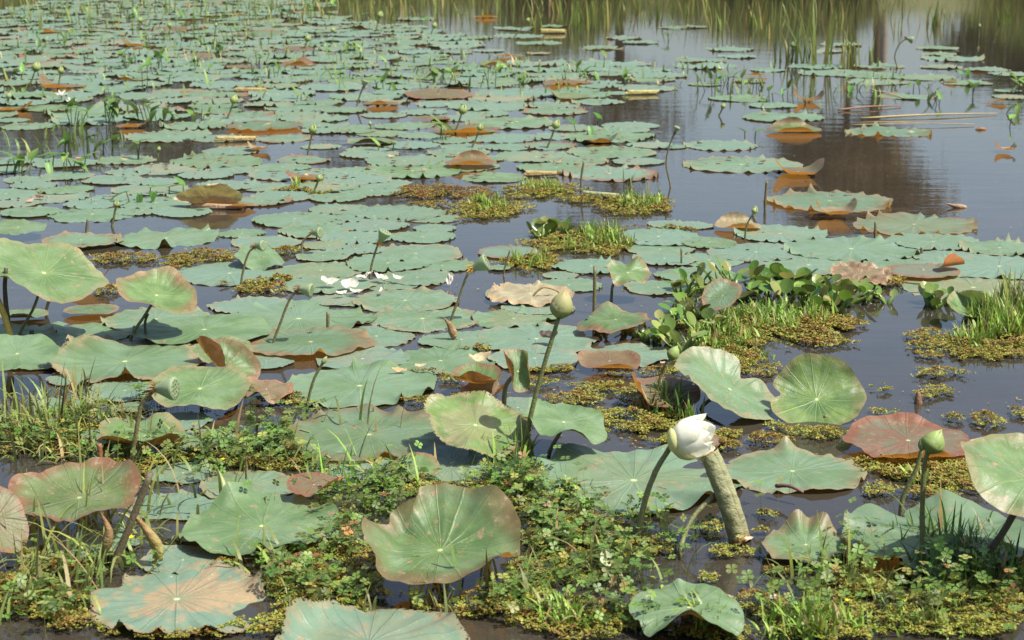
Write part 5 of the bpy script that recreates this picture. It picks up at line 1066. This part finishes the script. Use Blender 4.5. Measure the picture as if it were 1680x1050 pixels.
# grass
def grass(patches, label, wb=0.0035, avoid=True):
    nu = 6; Vs, Fs, Cs, k = [], [], [], 0
    for (px, py, w, h, n_, L, col, wild) in patches:
        sd = int(px * 5 + py); x, y, q, _ = ellipse_pts(px, py, w, h, n_, sd, 0.4); r = np.random.default_rng(sd)
        ok = ~(on_leaf(x, y, 0.95) & avoid) & (Noise(sd, 0.12, 10)(x, y) > -0.5); x, y, q = x[ok], y[ok], q[ok]; N = len(x)
        if N == 0: continue
        az = r.uniform(0, 6.28, N); Ln = L * r.uniform(0.45, 1.15, N) * (1 - 0.35 * q); bend = np.clip(r.normal(0.5, 0.35, N) * wild, 0.05, 2.2); wd = wb * r.uniform(0.6, 1.5, N)
        u = np.linspace(0, 1, nu)[None, :]; ang = bend[:, None] * u ** 1.3 * 1.6 + r.uniform(0, 0.35, N)[:, None] * wild
        ds = Ln[:, None] / (nu - 1); hx = np.cumsum(np.sin(ang) * ds, 1) - np.sin(ang[:, :1]) * ds; hz = np.cumsum(np.cos(ang) * ds, 1) - np.cos(ang[:, :1]) * ds
        hz = np.maximum(hz, 0.004 + 0 * hz) - 0.004
        cxm, sxm = np.cos(az)[:, None], np.sin(az)[:, None]; ww = wd[:, None] * (1 - u ** 2.2) + 0.0003
        A = np.stack([x[:, None] + hx * cxm - sxm * ww, y[:, None] + hx * sxm + cxm * ww, hz], -1); B_ = np.stack([x[:, None] + hx * cxm + sxm * ww, y[:, None] + hx * sxm - cxm * ww, hz + 0.3 * ww], -1)
        V = np.stack([A, B_], 2).reshape(N, nu * 2, 3); q4 = np.array([[2 * i, 2 * i + 1, 2 * i + 3, 2 * i + 2] for i in range(nu - 1)])
        c = vary_col(col, N, 0.28, r); dm = r.random(N) < 0.10; c[dm] = vary_col((0.34, 0.27, 0.12), int(dm.sum()), 0.2, r)
        Vs.append(V.reshape(-1, 3)); Fs.append((q4[None] + (np.arange(N) * nu * 2)[:, None, None]).reshape(-1, 4) + k); Cs.append(np.repeat(c, nu * 2, 0)); k += N * nu * 2
    o = new_obj('grass', make_mesh('grass', np.vstack(Vs), [np.vstack(Fs)], M_GREEN, col=np.vstack(Cs))); tag(o, label, 'grass', kind='stuff')
BRIGHT = (0.20, 0.30, 0.05); LONG = (0.19, 0.225, 0.06); DARKG = (0.08, 0.15, 0.03)
grass([(1000, 395, 100, 30, 420, 0.109, BRIGHT, 0.7), (960, 400, 150, 30, 220, 0.068, BRIGHT, 0.8), (800, 340, 70, 20, 260, 0.088, BRIGHT, 0.7), (895, 310, 80, 16, 260, 0.075, BRIGHT, 0.7), (1050, 335, 90, 20, 260, 0.088, BRIGHT, 0.7), (870, 430, 80, 18, 110, 0.102, BRIGHT, 0.8), (485, 308, 50, 10, 120, 0.075, BRIGHT, 0.7), (1040, 320, 50, 12, 24, 0.190, LONG, 0.5), (960, 385, 100, 20, 60, 0.054, BRIGHT, 1)], 'bright tussock grass on the floating rafts')
grass([(1250, 530, 170, 40, 700, 0.09, BRIGHT, 0.9), (1180, 560, 110, 40, 360, 0.10, BRIGHT, 0.9), (1320, 525, 90, 24, 240, 0.09, BRIGHT, 0.9), (1640, 540, 110, 40, 500, 0.16, BRIGHT, 0.6), (1590, 565, 60, 24, 140, 0.09, BRIGHT, 0.8), (1665, 510, 50, 24, 160, 0.18, LONG, 0.5), (1100, 670, 60, 16, 160, 0.12, BRIGHT, 0.8), (1090, 680, 80, 24, 120, 0.12, DARKG, 0.8), (1135, 690, 30, 14, 40, 0.12, BRIGHT, 0.6), (1200, 575, 120, 40, 200, 0.06, BRIGHT, 1.0)], 'bright grass growing from fern round the hyacinths')
grass([(80, 715, 190, 90, 390, 0.170, LONG, 1.90), (150, 730, 200, 60, 240, 0.153, LONG, 2.09), (330, 745, 180, 50, 195, 0.128, LONG, 2.09), (480, 740, 120, 60, 90, 0.145, LONG, 1.90), (60, 930, 160, 120, 127, 0.204, LONG, 1.90), (150, 960, 180, 100, 82, 0.221, LONG, 2.09), (220, 900, 160, 60, 52, 0.170, LONG, 1.90), (40, 860, 60, 60, 37, 0.170, LONG, 1.71), (560, 790, 180, 40, 67, 0.128, LONG, 1.90), (430, 820, 150, 30, 37, 0.128, LONG, 2.09), (110, 650, 200, 30, 75, 0.119, LONG, 2.28), (200, 690, 100, 30, 45, 0.136, LONG, 1.90)], 'tangled long grass beside the wine-rimmed bowl leaf', 0.0030)
grass([(1330, 1035, 150, 40, 520, 0.09, BRIGHT, 1.0), (930, 1020, 120, 40, 170, 0.09, BRIGHT, 1.0), (1160, 1035, 60, 30, 70, 0.10, BRIGHT, 0.9), (1590, 950, 180, 60, 500, 0.14, DARKG, 0.8), (1500, 790, 50, 20, 60, 0.06, BRIGHT, 0.9), (1550, 900, 200, 30, 50, 0.15, DARKG, 0.7), (820, 770, 90, 40, 40, 0.16, BRIGHT, 0.8), (880, 970, 100, 40, 40, 0.12, LONG, 1.2), (700, 1000, 200, 60, 60, 0.12, LONG, 1.1), (1340, 930, 80, 30, 22, 0.16, LONG, 0.9), (1500, 1030, 180, 40, 120, 0.06, BRIGHT, 1.0), (1000, 930, 100, 40, 14, 0.2, LONG, 1.2), (1240, 970, 60, 20, 10, 0.14, LONG, 1.1), (250, 1030, 120, 30, 24, 0.2, LONG, 0.8)], 'fresh grass in the foreground shallows', 0.0030)
grass([(150, 90, 500, 150, 420, 0.17, (0.16, 0.24, 0.05), 1.0), (400, 110, 500, 160, 420, 0.16, (0.16, 0.24, 0.05), 1.0), (750, 130, 500, 90, 260, 0.15, (0.16, 0.24, 0.05), 1.0), (1300, 140, 600, 60, 160, 0.14, (0.16, 0.24, 0.05), 1.0), (300, 25, 800, 40, 500, 0.3, (0.18, 0.22, 0.05), 0.7), (700, 20, 500, 40, 300, 0.4, (0.20, 0.22, 0.05), 0.6), (90, 250, 200, 60, 40, 0.2, (0.16, 0.24, 0.05), 0.8), (1250, 30, 700, 50, 220, 0.4, (0.20, 0.22, 0.05), 0.6)], 'thin green sprigs scattered among the far lotus leaves', 0.006, False)
grass([(120, 900, 300, 200, 150, 0.26, LONG, 1.5), (330, 800, 200, 120, 40, 0.2, LONG, 1.5), (600, 800, 300, 80, 60, 0.17, BRIGHT, 1.2), (820, 770, 120, 60, 40, 0.17, BRIGHT, 1.0), (850, 960, 300, 120, 60, 0.18, LONG, 1.6), (1080, 930, 160, 60, 14, 0.18, LONG, 1.6), (470, 950, 200, 100, 30, 0.18, LONG, 1.5), (100, 690, 240, 80, 120, 0.2, LONG, 1.4), (1400, 960, 300, 80, 40, 0.16, LONG, 1.3), (560, 700, 260, 40, 14, 0.2, LONG, 1.0), (1560, 890, 240, 50, 24, 0.16, DARKG, 0.8)], 'loose long grass blades straggling over the near leaves', 0.0032, False)
clover([(480, 850, 300, 60, 0.05, 0.0), (300, 660, 240, 50, 0.12, 0.0), (900, 800, 300, 60, 0.12, 0.0), (400, 780, 200, 60, 0.15, 0.0), (1400, 900, 200, 50, 0.06, 0.0), (700, 780, 260, 30, 0.3, 0.0)], 'few clover sprigs standing up along the near leaf edges', 0.03, 0.1, 0.8)
# flecks of leaf litter afloat
N = 2200; x = rng.uniform(-0.30, 0.25, N); y = rng.uniform(8.5, 22, N); x = x * y; ok = on_leaf(x, y, 0.8); x, y = x[ok], y[ok]; N = len(x)
V, Fc, cc = scatter(np.array([[-0.5, -0.2, 0.1], [0.1, -0.35, 0.0], [0.55, 0, 0.25], [0.1, 0.35, 0.0]]), np.array([[0, 1, 2, 3]]), np.stack([x, y, np.full(N, 0.016)], -1), rng.uniform(0, 6.28, N), rng.uniform(0.012, 0.055, N), vary_col(np.where(rng.random((N, 1)) < 0.4, [[0.24, 0.15, 0.08]], [[0.10, 0.06, 0.03]]), N, 0.4))
tag(new_obj('leaf_litter', make_mesh('leaf_litter', V, [Fc], M_FERN, col=cc, smooth=False)), 'brown dead scraps lying on the far crowd of leaves', 'leaf litter', kind='stuff')
N = 3200; x = rng.uniform(-0.32, 0.32, N); y = 4.0 + 12 * rng.random(N) ** 1.7; x = x * y
nz = Noise(55, 1.1, 12)(x, y); keep = (nz > 0.25) & ~on_leaf(x, y); x, y = x[keep], y[keep]; N = len(x)
V, Fc, cc = scatter(np.array([[-0.5, -0.2, 0], [0.1, -0.35, 0.05], [0.55, 0, 0], [0.1, 0.35, 0.05]]), np.array([[0, 1, 2, 3]]), np.stack([x, y, np.full(N, 0.004)], -1), rng.uniform(0, 6.28, N), rng.uniform(0.003, 0.017, N), vary_col((0.24, 0.17, 0.08), N, 0.4))
tag(new_obj('leaf_litter', make_mesh('leaf_litter', V, [Fc], M_FERN, col=cc, smooth=False)), 'brown and tan flecks of litter floating on the water', 'leaf litter', kind='stuff')

# ---------------------------------------------------------------- labels that single each thing out
def dirword(dx, dy): return ('right of' if dx > 0 else 'left of') if abs(dx) > abs(dy) * 2.2 else ('behind' if dy < 0 else 'in front of')
ORD = ['', 'second ', 'third ', 'fourth ', 'fifth ', 'sixth ', 'seventh ', 'eighth ', 'ninth ', 'tenth ', 'eleventh ', 'twelfth ', 'thirteenth ', 'fourteenth ', 'fifteenth ']
def relational(items, noun):
    """items: (object, px, py, adjective)"""
    keyed = {}
    for o, px, py, adj in items:
        lm = min(LANDMARKS, key=lambda m: ((m[0] - px) ** 2 + ((m[1] - py) * 2.2) ** 2))
        d = dirword(px - lm[0], py - lm[1])
        keyed.setdefault((lm[2], d, adj), []).append((math.hypot(lm[0] - px, 2.2 * (lm[1] - py)), o, adj))
    for (ph, d, _a), rows in keyed.items():
        rows.sort(key=lambda t_: t_[0])
        for i, (_, o, adj) in enumerate(rows): o['label'] = f'{ORD[min(i, 14)]}{adj}{noun} {"just " if i == 0 and d in ("behind", "in front of") else ""}{d} the {ph}'
rest = []
for o, px, py, lab, at, st in ENTRIES:
    if lab: o['label'] = lab
    else: rest.append((o, px, py, 'pink-rimmed ' if at['red'] > 0.75 else 'green ' if at['tone'] > 0.22 else 'blue-green '))
relational(rest, 'floating leaf')
objs = [o for o in bpy.data.objects if o.get('category') == 'water weed']; relational([(o, x, y, 'leafy ' if k > 3 else 'sparse ') for o, (x, y, h, k) in zip(objs, WEEDS)], 'arrow-leaved weed')
objs = [o for o in bpy.data.objects if o.get('category') == 'water hyacinth']; relational([(o, x, y, 'glossy ') for o, (x, y, s) in zip(objs, HY)], 'hyacinth rosette')
